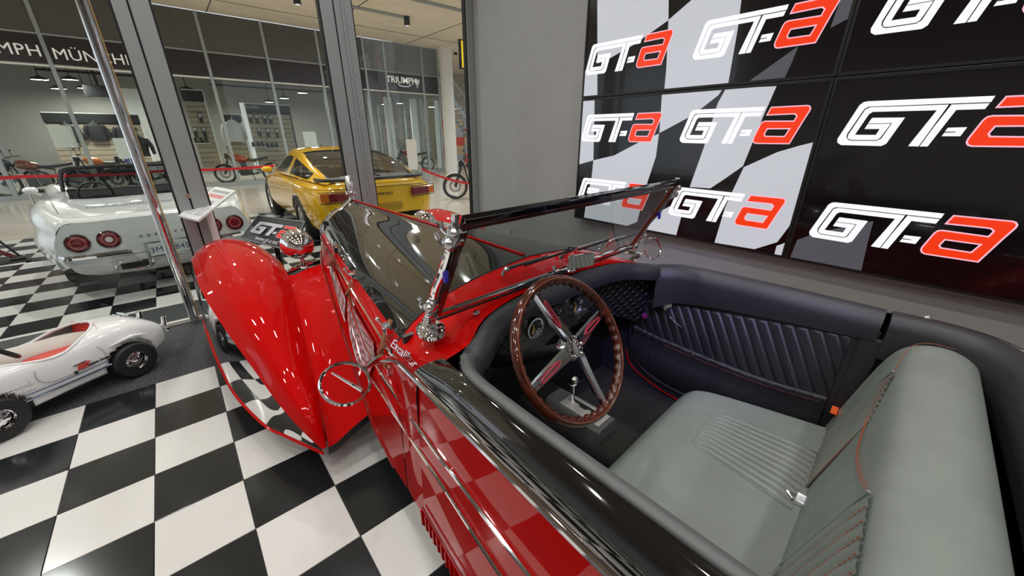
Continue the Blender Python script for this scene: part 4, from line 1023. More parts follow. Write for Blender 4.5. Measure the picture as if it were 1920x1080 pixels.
def pb(x, y, k=1.0):      # a point of the photo on the front face of the back rest
    p0 = Vector((0, -.972, .54)); n0 = Vector((0, .885 - .54, 1.055 - .972)).normalized(); w0 = CAR_O + CAX * p0.x + CBX * p0.y + Vector((0, 0, p0.z)); nw = CAX * n0.x + CBX * n0.y + Vector((0, 0, n0.z))
    d = ray(x, y); return carloc(C0 + d * ((w0 - C0).dot(nw) / d.dot(nw))) + n0 * .004
i1 = [pb(1543, 818), pb(1680, 698), pb(1634, 792), pb(1505, 926)]
ribbed('back_inset', i1, 9, bn, .006)
i2 = [pb(1460, 1072), pb(1637, 926)]; sh_ = Vector((-.40, 0, 0)); i2 = [i2[0], i2[1], i2[1] + sh_, i2[0] + sh_]
ribbed('back_inset', i2, 9, bn, .008)
seam([pb(1634, 790), pb(1622, 825), pb(1616, 860), pb(1622, 895), pb(1636, 922)], off=bn * .006)
seam([pb(1634, 792), pb(1570, 860), pb(1506, 925)], off=bn * .004, dbl=False)
seam([pb(1680, 697), Vector((.545, -1.08, .932)), Vector((.58, -1.12, .95)), Vector((.60, -1.18, .945))], off=(0, 0, .004), dbl=False)
# seat-belt stalk and buckle
m = MB(); m.box((.56, -.975, .578), (.605, -.955, .588), M=None); m.obj('belt_button', emis('orange_button', (1.0, .12, .01), .5), SEAT, smooth=False)
m = MB(); m.box((.02, -.985, .548), (.06, -.955, .562)); m.tube([(.03, -.95, .55), (.045, -.93, .556), (.06, -.95, .55)], .004, 6); m.obj('belt_anchor', CHROME, SEAT)

# ---------------------------------------------------------------- windshield
WS = empty('windshield'); WS.parent = CAR
bl, br = Vector((-.60, -.005, 1.062)), Vector((.60, -.005, 1.062)); tl_, tr_ = Vector((-.60, -.185, 1.392)), Vector((.60, -.185, 1.392))
DKF = mat('frame_black', (.16, .16, .18), .06, metal=1.0); DKR = mat('dark_frame', (.06, .012, .01), .15, coat=.8)
upv = (tl_ - bl).normalized(); fwd = upv.cross(Vector((1, 0, 0))).normalized(); fwd = fwd if fwd.y > 0 else -fwd
def bar(name, p, q, w, d, mtl, par):
    x = (q - p).normalized(); m = MB(); M = frame(p, x, fwd); L_ = (q - p).length; m.box((0, -d / 2, -w / 2), (L_, d / 2, w / 2), M=M); return m.obj(name, mtl, par, smooth=False, bevel=.004)
bar('top_rail', tl_ - Vector((.012, 0, 0)), tr_ + Vector((.012, 0, 0)), .026, .020, DKF, WS)
bar('top_rail_lip', tl_ - upv * .022, tr_ - upv * .022, .018, .014, DKR, WS)
bar('bottom_rail', bl - Vector((.012, 0, 0)), br + Vector((.012, 0, 0)), .02, .016, CHROME, WS)
bar('bottom_seal', bl - upv * .016, br - upv * .016, .014, .022, BPLASTIC, WS)
for p, q in ((bl, tl_), (br, tr_)): bar('side_rail', p, q, .026, .018, DKR if p is bl else mat('bronze_rail', (.25, .07, .03), .12, metal=.7), WS)
m = MB(); M = frame(bl, Vector((1, 0, 0)), fwd); m.v = [bl + fwd * .002, br + fwd * .002, tr_ + fwd * .002, tl_ + fwd * .002, bl - fwd * .002, br - fwd * .002, tr_ - fwd * .002, tl_ - fwd * .002]; m.f = [[0, 1, 2, 3], [7, 6, 5, 4], [0, 4, 5, 1], [1, 5, 6, 2], [2, 6, 7, 3], [3, 7, 4, 0]]; m.m = [0] * 6
m.obj('glass', WSGLASS, WS, smooth=False)
# ornate chrome stanchions on oval bases
for s in (-1, 1):
    x = s * .632; P = [Vector((x - s * .01, .005, 1.03)), Vector((x + s * .004, -.012, 1.07)), Vector((x, -.028, 1.11)), Vector((x - s * .002, -.06, 1.18)), Vector((x - s * .004, -.10, 1.24)), Vector((x - s * .004, -.135, 1.30)), Vector((x - s * .002, -.155, 1.335)), Vector((x - s * .006, -.17, 1.365))]
    m = MB(); m.tube(cr(P, 30), [.017, .020, .022, .020, .014, .012, .013, .016, .019, .016, .012, .011, .011, .0115, .012, .0125, .013, .0145, .014, .0135, .013, .0125, .012, .014, .018, .021, .022, .020, .017, .013], 10)
    for q, r_ in ((P[2], .016), (P[6], .019), (P[7], .014)):
        m.tube([q + Vector((-s * .032, 0, 0)), q + Vector((s * .020, 0, 0))], r_ * .72, 10); m.ball(q + Vector((s * .012, -.012, 0)), r_ * .9, 10, 8)
        m.tube([q + Vector((s * .004, .012, -.016)), q + Vector((s * .018, .03, .004)), q + Vector((s * .022, .034, .022))], [.007, .006, .009], 8)
    m.tube([P[7], P[7] + Vector((0, -.004, .045))], [.009, .011], 10); m.obj('stanchion', CHROME, WS)
    M = frame((x - s * .012, .004, 1.018 - .012), (1, 0, -.25 * s), (0, 1, .0)); m = MB(); ring = []
    for r_, h in ((1.0, 0), (.96, .012), (.8, .018), (.3, .020), (.001, .020)): ring.append([M @ Vector((.044 * r_ * math.cos(t * math.pi / 12), .062 * r_ * math.sin(t * math.pi / 12), h)) for t in range(24)])
    m.grid(ring, close_u=True); m.obj('stanchion_base', CHROME, WS)
    m = MB(); q = P[4]; m.box((q.x - .008, q.y - .02, q.z - .03), (q.x + .008, q.y - .008, q.z + .05)); m.obj('blue_enamel', mat('blue_enamel', (.04, .04, .45), .15, coat=1), WS, smooth=False, bevel=.004)
# wipers with chrome arms, on the cowl ahead of the glass
for x0, x1, b0 in ((-.235, .06, .075), (.10, .40, .06), (.42, .56, .03)):
    m = MB(); z0 = 1.078
    m.tube([(x0, b0 + .01, z0), (x0 + .01, b0 + .004, z0 + .022)], .010, 8); m.ball((x0 + .012, b0, z0 + .024), .014, 10, 8)
    m.tube(cr([(x0 + .012, b0, z0 + .026), (lerp(x0, x1, .4), b0 - .004, z0 + .03), (x1, b0 - .01, z0 + .032)], 10), [.012, .011, .010, .009, .008, .007, .006, .006, .005, .005], 8); wp = m.obj('wiper', CHROME, WS)
    m = MB(); m.tube([(lerp(x0, x1, .3), b0 - .022, z0 + .03), (x1 + .08, b0 - .03, z0 + .036)], .005, 6); m.obj('wiper_blade', BPLASTIC, wp)
m = MB(); m.tube([(.0, .02, 1.06), (.0, .02, 1.075)], .012, 10); m.obj('washer_nozzle', CHROME, CAR)
for x, b in ((-.50, .03), (-.46, -.03)):
    m = MB(); m.lathe([(.012, 0), (.010, .005), (0, .006)], 12, axis_frame((x, b, 1.042 if b > 0 else 1.03), (-.2, 0, 1))); m.obj('cowl_stud', CHROME, CAR)
# interior mirror on the dash top
MIR = mat('mirror_glass', (.9, .9, .92), .01, metal=1)
mc = Vector((.07, -.065, 1.105)); r = empty('rear_view_mirror'); r.parent = CAR
M = frame(mc, (1, -.36, 0), (0, 0, 1)); m = MB(); m.prism([(-.062, -.026), (-.055, -.03), (.06, -.026), (.066, -.02), (.066, .024), (.058, .03), (-.056, .03), (-.063, .024)], lambda u, v, d: M @ Vector((u, v, d)), -.006, .004); m.obj('mirror_shell', CHROME, r, smooth=False)
m = MB(); m.prism([(-.058, -.024), (-.052, -.027), (.057, -.023), (.062, -.018), (.062, .021), (.055, .027), (-.053, .027), (-.059, .021)], lambda u, v, d: M @ Vector((u, v, d)), .004, .0048); m.obj('mirror_face', MIR, r, smooth=False)
m = MB(); m.tube([mc + Vector((0, .01, -.02)), mc + Vector((0, .045, -.045))], .007, 8); m.lathe([(.022, 0), (.016, .01)], 12, Matrix.Translation((mc.x, mc.y + .05, 1.052))); m.obj('mirror_foot', CHROME, r)
MFILM = glass_mat('mirror_film', (.97, .93, .94), .8)
# round door mirrors on long chrome arms
for s in (-1, 1):
    r = empty('side_mirror'); r.parent = CAR
    c = car_z(648, 718, .985) if s < 0 else car_z(1224, 466, .985); n_ = Vector((-s * .05, -.55, .82)).normalized() if s < 0 else Vector((-.28, -.9, .35)).normalized()
    M = axis_frame(c, n_); m = MB(); m.lathe([(.058, -.005), (.062, -.006), (.0655, 0), (.062, .006), (.058, .004)], 36, M); m.obj('mirror_ring', CHROME, r)
    m = MB(); m.lathe([(0, .0005), (.057, .0005)], 36, M); m.obj('mirror_face', MFILM, r)
    root = Vector((s * .70, .115, .872)); d = (root - c); e = c + (d - n_ * d.dot(n_)).normalized() * .064
    m = MB(); m.tube(cr([e, e.lerp(root, .35) + Vector((0, 0, .02)), e.lerp(root, .75) + Vector((0, .0, .015)), root], 14), [.007, .008, .010, .012, .014, .015, .015, .014, .013, .012, .012, .011, .011, .010], 8)
    if s < 0: m.tube([c + (c - e) * .55 + n_ * -.004 + Vector((.02, .05, 0)) * 0, e.lerp(c, .2) - n_ * .004], .005, 6) if False else None
    m.obj('mirror_arm', CHROME, r)
    if s < 0:
        a = car_z(622, 697, .97); b_ = car_z(680, 731, .97); m = MB(); m.tube([a - Vector((0, 0, .004)), b_ - Vector((0, 0, .004))], [.003, .006], 8); m.obj('stay_rod', CHROME, r)
# chrome script on the cowl side
pa, pb = car_z(743, 648, .905), car_z(772, 690, .885)
M = frame(Vector((-.688, .075, .922)), Vector((0, -1, -.10)), Vector((.42, 0, 1)))
text_obj('script_badge', 'Excalibur', CHROME, M @ Matrix.Translation((0, 0, .003)), CAR, size=.046, extrude=.003, shear=.35, spacing=.95)
# ================================================================ white sports convertible seen from the back (local: a right, b forward from the tail)
vt = math.radians(7); VO = Vector((-.205, 5.60, 0))
VET = empty('convertible', VO, vt); tag(VET, 'white open sports car with round red tail lights behind the glass door', 'car')
VB = [0.0, .06, .25, .60, 1.0, 1.45, 1.9, 2.6, 3.4, 4.1, 4.5]
def vsec(b):
    w = interp([(0, .80), (.25, .89), (.7, .975), (1.2, .92), (1.9, .84), (2.6, .845), (3.3, .89), (4.0, .84), (4.5, .62)], b)
    zd = interp([(0, .80), (.06, .83), (.6, .86), (1.2, .87), (1.6, .86), (2.0, .84), (2.6, .85), (3.4, .83), (4.1, .72), (4.5, .50)], b)      # deck
    zf = interp([(0, .80), (.06, .835), (.5, .90), (1.0, .93), (1.5, .90), (2.0, .84), (2.8, .87), (3.4, .92), (4.1, .76), (4.5, .50)], b)    # fender crest
    zb = interp([(0, .40), (.3, .30), (.6, .24), (4.0, .24), (4.5, .38)], b)
    zm = interp([(0, .58), (.6, .56), (4.0, .54), (4.5, .46)], b)
    return [(0, b, zd), (w * .45, b, zd), (w * .70, b, lerp(zd, zf, .45)), (w * .86, b, zf), (w * .95, b, zf - .07), (w * .965, b, lerp(zf, zm, .6)), (w, b, zm), (w * .97, b, lerp(zm, zb, .5)), (w * .9, b, zb)]
def cockpit_hole(f): c = f.calc_center_median(); return 1.50 < c.y < 2.95 and abs(c.x) < .62 and c.z > .7
def arch(f, ws, r_): 
    c = f.calc_center_median(); return any((c.y - y) ** 2 + (c.z - z) ** 2 < r_ * r_ for y, z in ws) and abs(c.x) > .7
def shell(name, secs, nu, nv, mtl, parent, holes):
    full = [mir(s_)[::-1] + s_[1:] for s_ in secs]; m = MB(); m.grid(loft(full, nu, nv)); o = m.obj(name, mtl, parent, sharp=0)
    bm = bmesh.new(); bm.from_mesh(o.data); bmesh.ops.delete(bm, geom=[f for f in bm.faces if any(h(f) for h in holes)], context='FACES'); bm.to_mesh(o.data); bm.free(); return o
shell('body', [vsec(b) for b in VB], 81, 120, WHITEP, VET, [cockpit_hole, lambda f: arch(f, ((.95, .33), (3.45, .33)), .37)])
# tail panel
t0 = vsec(0); m = MB()
rows = []
for k in range(9):
    v = k / 8; z = lerp(.80, .40, v); bow = -.03 * math.sin(v * math.pi) ; wv = .80 * .86 + (.80 - .80 * .86) * math.sin(v * math.pi * .8)
    rows.append([(wv * 1.02 * (j / 10 - 1) if j <= 10 else wv * 1.02 * (j - 10) / 10, bow * (1 - (abs(j - 10) / 10) ** 4) + .006 * (abs(j - 10) / 10) ** 8, z) for j in range(21)])
m.grid(rows); m.obj('tail_panel', WHITEP, VET, sharp=0)
LENSR = mat('tail_lens', (.20, .006, .012), .15, coat=1)
for s in (-1, 1):
    for a, k in ((.655, 0), (.435, 1)):
        c = Vector((s * a, -.028, .612)); M = axis_frame(c, (0, -1, 0)); m = MB()
        m.lathe([(.088, -.03), (.09, .006), (.082, .012), (.078, .004)], 28, M); t = m.obj('tail_light', mat('lamp_ring', (.05, .01, .012), .2, coat=1), VET)
        m = MB(); m.lathe([(.078, .0), (.06, .010), (.03, .014), (0, .015)], 28, M); m.obj('lens', LENSR, t)
        m = MB(); m.lathe([(.056, .011), (.054, .0135), (.051, .0135), (.050, .011)], 28, M); m.obj('ring', mat('pink_ring', (.7, .25, .25), .3), t)
        if k: m = MB(); m.lathe([(.03, .012), (.026, .017), (0, .018)], 20, M); m.obj('reverse_lens', mat('clear_lens', (.75, .72, .72), .1, coat=1), t)
# chrome bumpers with the plate between them
for s in (-1, 1):
    P = cr([(s * .84, .22, .50), (s * .80, -.02, .485), (s * .66, -.075, .48), (s * .38, -.085, .475), (s * .315, -.085, .468), (s * .30, -.085, .44), (s * .285, -.085, .37)], 40)
    rows = [[p + Vector((0, -.006, -.022)), p + Vector((0, -.016, 0)), p + Vector((0, -.006, .022)), p + Vector((0, .02, .02)), p + Vector((0, .02, -.02))] for p in P]
    m = MB(); m.grid(rows, close_u=True); m.obj('bumper', CHROME, VET)
m = MB(); m.box((-.20, -.06, .365), (.20, -.045, .53)); pl = m.obj('plate_frame', CHROME, VET, smooth=False, bevel=.004)
m = MB(); m.box((-.175, -.065, .38), (.175, -.059, .515)); m.obj('plate', mat('plate_white', (.62, .68, .66), .4), pl, smooth=False)
M = frame((0, -.0655, .437), (1, 0, 0), (0, 0, 1)); NUM = mat('plate_navy', (.03, .05, .12), .5)
text_obj('plate_number', '3MOJ845', NUM, M, pl, size=.085, extrude=.0006, spacing=1.05)
text_obj('plate_header', 'California', mat('plate_red', (.6, .1, .1), .5), frame((0, -.0655, .497), (1, 0, 0), (0, 0, 1)), pl, size=.028, extrude=.0005)
M = frame((0, -.036, .60), (1, 0, 0), (0, .05, 1)); text_obj('tail_lettering', 'C O R V E T T E', mat('letter_grey', (.12, .12, .13), .3, metal=.8), M, VET, size=.038, extrude=.003, spacing=1.6)
# lower valance and exhaust surround
m = MB(); m.grid(loft([[(-.78, .03, .44), (-.4, -.02, .42), (0, -.03, .42), (.4, -.02, .42), (.78, .03, .44)], [(-.74, .08, .30), (-.4, .02, .28), (0, .02, .30), (.4, .02, .28), (.74, .08, .30)], [(-.6, .16, .22), (-.3, .12, .20), (0, .12, .2), (.3, .12, .2), (.6, .16, .22)]], 21, 9)); m.obj('valance', WHITEP, VET)
for s in (-1, 1):
    m = MB(); m.tube(cr([(s * .18, -.03, .34), (s * .2, -.034, .36), (s * .44, -.03, .355), (s * .46, -.026, .33), (s * .43, -.01, .27), (s * .2, -.01, .27)], 20, True), .012, 8, closed=True); m.obj('exhaust_bezel', CHROME, VET)
    m = MB(); m.box((s * .32 - .11, -.012, .275), (s * .32 + .11, .01, .345)); m.obj('exhaust_recess', BPLASTIC, VET, smooth=False)
m = MB()
for k in range(26): m.box((-.50 + k * .028, .55, .868 + .0), (-.485 + k * .028, .575, .872))
m.obj('deck_grille', BPLASTIC, VET, smooth=False)
m = MB(); m.tube([(-.70, .28, .84), (-.74, .36, 1.25)], [.004, .002], 6); m.lathe([(.02, 0), (.012, .012), (.004, .02)], 10, Matrix.Translation((-.70, .28, .835))); m.obj('antenna', CHROME, VET)
m = MB(); m.box((-.62, 1.50, .30), (.62, 2.95, .34)); m.grid([[(-.62, 1.5, .84), (.62, 1.5, .84)], [(-.6, 1.52, .34), (.6, 1.52, .34)]]); m.grid([[(-.64, 2.95, .85), (.64, 2.95, .85)], [(-.6, 2.8, .5), (.6, 2.8, .5)]]); m.obj('cabin_tub', BPLASTIC, VET, smooth=False)
for s in (-1, 1):
    m = MB(); m.grid(loft([[(s * .32 - .2, 1.68 - .02 * k, z) for k in (0,)] + [(s * .32, 1.70, z + .02), (s * .32 + .2, 1.68, z)] for z in (.4, .6, .8, .86)], 9, 9)); m.grid(loft([[(s * .32 - .2, y, .48), (s * .32, y, .50), (s * .32 + .2, y, .48)] for y in (1.72, 1.9, 2.1)], 9, 5)); m.obj('seat', LEATHERD, VET)
m = MB(); m.tube(cr([(-.66, 2.72, .86), (-.62, 2.50, 1.07), (-.56, 2.40, 1.17), (-.3, 2.37, 1.19), (.3, 2.37, 1.19), (.56, 2.40, 1.17), (.62, 2.50, 1.07), (.66, 2.72, .86)], 40), .024, 8); m.obj('windscreen_frame', BPLASTIC, VET)
m = MB(); m.grid([[(-.62, 2.72, .86), (.62, 2.72, .86)], [(-.55, 2.39, 1.18), (.55, 2.39, 1.18)]]); m.obj('windscreen', TINT, VET)
m = MB(); m.tube([(-.15, 2.42, 1.12), (.12, 2.42, 1.12)], .03, 8); m.obj('inner_mirror', BPLASTIC, VET)
m = MB(); m.tube([(-.36 + .17 * math.cos(t * .3142), 2.30 - .06 * math.sin(t * .3142), .84 + .16 * math.sin(t * .3142)) for t in range(20)], .014, 8, closed=True); m.tube([(-.36, 2.3, .84), (-.36, 2.6, .74)], .03, 8); m.obj('steering_wheel', BPLASTIC, VET)
m = MB(); m.ball((-.93, 2.42, .93), (.07, .05, .045), 14, 10); m.tube([(-.93, 2.44, .90), (-.86, 2.48, .86)], .014, 8); m.obj('door_mirror', WHITEP, VET)
for s in (-1, 1):
    wheel(VET, (s * .76, .95, .33), .33, .21); wheel(VET, (s * .75, 3.45, .33), .33, .20)
m = MB(); m.box((-.7, .3, .16), (.7, 4.2, .3)); m.obj('underbody', BPLASTIC, VET, smooth=False)

# ================================================================ yellow coupe beyond the glass
yt = math.radians(-1.0); YO = Vector((2.38, 5.72, 0)); YK = 1.10
YC = empty('coupe', YO, yt); YC.scale = (YK, YK, YK); tag(YC, 'yellow fastback coupe with black rear glass surround parked beyond the window', 'car')
def ysec(b):
    w = interp([(0, .62), (.05, .74), (.2, .84), (.5, .89), (.95, .915), (1.6, .90), (2.4, .895), (3.4, .90), (4.0, .84), (4.35, .70), (4.45, .5)], b)
    zt = interp([(0, .80), (.06, .86), (.3, .885), (.7, .90), (1.4, .91), (2.2, .90), (3.0, .87), (3.8, .76), (4.3, .60), (4.45, .48)], b)
    zb = interp([(0, .42), (.12, .28), (.3, .22), (4.0, .2), (4.45, .3)], b); zm = interp([(0, .62), (4.45, .42)], b)
    return [(0, b, zt), (w * .5, b, zt - .002), (w * .78, b, zt - .02), (w * .93, b, zt - .075), (w * .985, b, lerp(zt, zm, .5)), (w, b, zm), (w * .985, b, lerp(zm, zb, .45)), (w * .93, b, zb + .03), (w * .86, b, zb)]
YB = [0, .05, .14, .3, .6, .95, 1.4, 2.0, 2.6, 3.2, 3.8, 4.2, 4.38, 4.45]
body = shell('body', [ysec(b) for b in YB], 81, 120, YELLOW, YC, [lambda f: arch(f, ((.95, .32), (3.45, .32)), .36), lambda f: .30 < f.calc_center_median().y < 3.0 and abs(f.calc_center_median().x) < .60 and f.calc_center_median().z > .78])
e = ysec(0); m = MB(); E_ = cr(mir(e)[::-1] + e[1:], 40); m.v = [p + Vector((0, .004, 0)) for p in E_]; m.f = [list(range(40))]; m.m = [0]; m.obj('tail_end', YELLOW, YC)
# greenhouse: roof skin with glass areas
def groof(b): return interp([(.16, .90), (.35, .965), (.8, 1.10), (1.3, 1.215), (1.8, 1.275), (2.2, 1.275), (2.55, 1.20), (2.95, 1.03), (3.2, .88)], b)
def ghw(b): return interp([(.16, .60), (.35, .64), (.8, .66), (1.3, .64), (1.8, .60), (2.2, .59), (2.55, .61), (2.95, .66), (3.2, .70)], b)
def gsec(b):
    zt, w = groof(b), ghw(b); wb = interp([(.16, .70), (.5, .79), (1.4, .825), (2.4, .82), (3.2, .80)], b); zb_ = interp([(.16, .86), (.6, .875), (1.4, .885), (3.2, .85)], b)
    return [(0, b, zt), (w * .55, b, zt - .008), (w * .88, b, zt - .03), (w, b, zt - .06 if zt > .98 else lerp(zt, zb_, .3)), (lerp(w, wb, .5), b, lerp(zt - .05, zb_, .5)), (wb, b, zb_)]
GBs = [.16, .35, .8, 1.3, 1.8, 2.2, 2.55, 2.95, 3.2]
full = [mir(gsec(b))[::-1] + gsec(b)[1:] for b in GBs]; G = loft(full, 61, 80)
parts = {'roof': MB(), 'glass': MB(), 'band': MB()}
nB = len(G); nU = len(G[0])
for i in range(nB - 1):
    for j in range(nU - 1):
        q = [G[i][j], G[i + 1][j], G[i + 1][j + 1], G[i][j + 1]]; c = sum(q, Vector()) / 4; u = abs(j + .5 - (nU - 1) / 2) / ((nU - 1) / 2); b = c.y
        hatch = .30 < b < 1.50 and u < interp([(.3, .50), (.8, .52), (1.5, .46)], b)
        hband = .16 <= b < 1.58 and u < interp([(.16, .60), (.8, .575), (1.58, .50)], b)
        zr = (c.z - .885) / max(.02, groof(b) - .885); qwin = u > .69 and ((.60 < b < 1.60 and zr > .04 and zr < .80 + .0 * b and b < 1.60) ) and not (b < .62)
        dwin = u > .69 and 1.78 < b < 2.95 and .04 < zr < .84; ws_ = 2.55 < b < 3.15 and u < .60
        key = 'glass' if (hatch or qwin or dwin or ws_) else ('band' if hband and b < .34 else 'roof')
        parts[key].add(q, [(0, 1, 2, 3)])
parts['roof'].obj('roof', YELLOW, YC, sharp=0); parts['glass'].obj('window_glass', TINT, YC, sharp=0)
if parts['band'].v: parts['band'].obj('spoiler', BPLASTIC, YC, sharp=0)
m = MB(); m.tube(cr([(-.74, .42, .90), (-.69, .16, .905), (-.45, .07, .905), (0, .05, .905), (.45, .07, .905), (.69, .16, .905), (.74, .42, .90)], 40), .022, 8); m.obj('spoiler_lip', BPLASTIC, YC)
m = MB(); m.box((-.60, .34, .5), (.60, 2.95, .80)); m.obj('dark_cabin', BPLASTIC, YC, smooth=False)
for s in (-1, 1):
    M = frame((s * .61, -.004, .70), (1, s * .24, 0), (0, 0, 1)); m = MB(); m.box((-.20, -.055, -.03), (.20, .055, .012), M=M); t = m.obj('tail_light', LENSR, YC, smooth=False, bevel=.012)
    m = MB(); m.box((s * .195 - .075 if s > 0 else -.20, -.05, .012), (.20 if s > 0 else -.08, .05, .016), M=M) if False else m.box((-.198 if s < 0 else .10, -.052, .010), (-.10 if s < 0 else .198, .052, .016), M=M); m.obj('amber_lens', mat('amber_lens', (.7, .16, .01), .2, coat=1), t, smooth=False)
    m = MB(); m.tube([M @ Vector(p) for p in ((-.215, -.07, .0), (.215, -.07, .0), (.215, .07, .0), (-.215, .07, .0))], .005, 6, closed=True); m.obj('lamp_groove', GASKET, t)
    wheel(YC, (s * .79, .95, .32), .32, .22, rim=STEEL); wheel(YC, (s * .79, 3.45, .32), .32, .20, rim=STEEL)
m = MB(); m.tube(cr([(-.89, .55, .80), (-.80, .12, .80), (-.5, -.005, .80), (0, -.012, .80), (.5, -.005, .80), (.80, .12, .80), (.89, .55, .80)], 40), .004, 6); m.obj('tail_seam', GASKET, YC)
m = MB(); m.box((-.26, -.018, .47), (.26, -.004, .57)); m.obj('plate_recess', mat('ochre', (.45, .25, .01), .3), YC, smooth=False)
text_obj('tail_lettering', 'STRADALE', GASKET, frame((0.02, -.012, .70), (1, 0, 0), (0, .05, 1)), YC, size=.05, extrude=.003, spacing=1.05)
m = MB(); m.tube([(.02, .30, .955), (.05, .16, .93)], .008, 6); m.ball((.02, .14, .93), .02, 8, 6); m.obj('rear_wiper', BPLASTIC, YC)
m = MB(); m.ball((-.95, 2.55, .92), (.08, .06, .05), 12, 8); m.obj('door_mirror', YELLOW, YC)
m = MB(); m.box((-.75, .25, .14), (.75, 4.2, .24)); m.obj('underbody', BPLASTIC, YC, smooth=False)

# ================================================================ child's white pedal car on the mat
PF = Vector((-.857, -.515, 0)).normalized(); PA = math.atan2(PF.y, PF.x) - math.pi / 2
rc = onZ(265, 703, 0); 
PC = empty('pedal_car', (0, 0, 0), PA); tag(PC, "child's white pedal car with red seat and chrome hubcaps on the entrance mat", 'toy car')
# origin: ground point midway between the rear wheels; local a right, b forward, left side faces the camera
left = Vector((-PF.y, PF.x, 0)); left = left if left.y < 0 else -left
PHW = .215
PC.location = Vector((rc.x, rc.y, .006)) - left * PHW
def psec(b):
    w = interp([(-.27, .10), (-.24, .16), (-.12, .205), (0, .225), (.3, .215), (.62, .225), (.82, .20), (.93, .12)], b)
    zt = interp([(-.27, .24), (-.22, .325), (-.1, .385), (.05, .41), (.2, .40), (.45, .385), (.6, .40), (.8, .37), (.93, .26)], b)
    zs_ = interp([(-.27, .22), (-.2, .30), (0, .345), (.3, .315), (.6, .34), (.93, .24)], b)
    zb = interp([(-.27, .17), (-.2, .12), (0, .11), (.8, .10), (.93, .15)], b)
    return [(0, b, zt), (w * .45, b, zt - .004), (w * .75, b, lerp(zt, zs_, .35)), (w * .93, b, zs_), (w, b, lerp(zs_, zb, .35)), (w * .99, b, lerp(zs_, zb, .7)), (w * .95, b, zb)]
PBs = [-.27, -.24, -.15, -.05, .1, .3, .5, .62, .78, .88, .93]
pwheels = ((0, .125), (.64, .125))
pb_ = shell('body', [psec(b) for b in PBs], 61, 90, WHITEP, PC, [lambda f: ((f.calc_center_median().y - .33) / .28) ** 2 + (f.calc_center_median().x / .19) ** 2 < 1 and f.calc_center_median().z > .3,
     lambda f: any((f.calc_center_median().y - y) ** 2 + (f.calc_center_median().z - z) ** 2 < .145 ** 2 for y, z in pwheels) and abs(f.calc_center_median().x) > .15 and f.calc_center_median().z < .29])
sol = pb_.modifiers.new('thick', 'SOLIDIFY'); sol.thickness = .006; sol.offset = -1
rim = [(.188 * math.cos(t), .33 + .28 * math.sin(t), 0) for t in [2 * math.pi * k / 32 for k in range(32)]]
m = MB(); m.tube([(x, y, interp([(p_[0], p_[2]) for p_ in psec(y)[:5]], abs(x)) + .001) for x, y, _ in rim], .009, 8, closed=True); m.obj('cockpit_rim', WHITEP, PC)
m = MB(); m.box((-.15, .04, .12), (.15, .56, .14)); m.grid([[(.188 * math.cos(t), .33 + .28 * math.sin(t), .34) for t in [2 * math.pi * k / 32 for k in range(33)]], [(.17 * math.cos(t), .33 + .27 * math.sin(t), .13) for t in [2 * math.pi * k / 32 for k in range(33)]]]); m.obj('tub', mat('pale_tub', (.62, .58, .52), .4), PC)
TOYRED = mat('toy_red', (.62, .05, .035), .35)
m = MB(); m.grid(loft([[(-.14, .10 - k, z), (-.05, .075 - k, z + .006), (.05, .075 - k, z + .006), (.14, .10 - k, z)] for z, k in ((.255, 0), (.31, .005), (.37, .015), (.405, .02))], 13, 9)); m.grid(loft([[(-.15, y, z), (0, y, z + .008), (.15, y, z)] for y, z in ((.09, .262), (.2, .258), (.32, .262), (.37, .245), (.375, .20))], 9, 13)); m.obj('seat', TOYRED, PC)
o = PC.children[-1]; sol = o.modifiers.new('thick', 'SOLIDIFY'); sol.thickness = .02
for s in (-1, 1):
    for y in (0, .64):
        w_ = wheel(PC, (s * PHW * .98, y, .125), .125, .075, rr=.50, n=30)
        c = Vector((s * (PHW * .98 + .041), y, .125)); q = MB()
        for k in range(8):
            t = 2 * math.pi * k / 8; q.lathe([(.008, 0), (.006, .003), (0, .003)], 8, axis_frame(c + Vector((-s * .012, .037 * math.cos(t), .037 * math.sin(t))), (s, 0, 0)))
        q.obj('hub_hole', mat('hub_dark', (.03, .012, .015), .3), w_)
    # side spear, script, door line, handle, vents
    pt = lambda b, k, off=.003: Vector((s * (psec(b)[4][0] + off), b, lerp(psec(b)[4][2], psec(b)[5][2], k)))
    m = MB(); m.tube([pt(b, 1.0 + .15, .002) for b in [.12 + .40 * i / 12 for i in range(13)]], .005, 6); m.obj('side_spear', mat('blue_chrome', (.35, .45, .62), .15, metal=1), PC)
    m = MB(); m.tube([pt(b, .75, .002) for b in [.12 + .40 * i / 12 for i in range(13)]], .002, 6); m.obj('side_line', mat('navy_line', (.05, .07, .2), .3), PC)
    m = MB(); m.tube(cr([pt(.15, -.8), pt(.13, -.2), pt(.145, .45), pt(.30, .5), pt(.40, .45), pt(.44, -.1), pt(.435, -.8)], 30), .002, 6); m.obj('door_line', mat('panel_gap', (.35, .35, .35), .5), PC)
    m = MB(); m.tube([pt(.22, -.1, .006), pt(.285, -.1, .006)], .004, 8); m.obj('door_handle', CHROME, PC)
    for k in range(2):
        m = MB(); m.tube([pt(.46, .0 + .45 * k, .003), pt(.585, .0 + .45 * k, .003)], .0022, 6); m.obj('fender_trim', CHROME, PC)
    for k in range(4):
        m = MB(); m.tube([pt(.475 + .032 * k, -.25, .003), pt(.475 + .032 * k, .75, .003)], .0012, 6); m.obj('fender_trim', CHROME, PC)
    m = MB(); m.tube(cr([(s * .232, -.11, .275), (s * .236, -.02, .30), (s * .232, .10, .285)], 10), [.003, .006, .009, .011, .012, .012, .011, .009, .006, .003], 8); m.obj('fender_flare', WHITEP, PC)
xd = Vector((0, -1, 0)); 
M = frame(Vector((-psec(.22)[4][0] - .0045, .20, .205)), Vector((0, -1, 0)), Vector((-.05, 0, 1)))
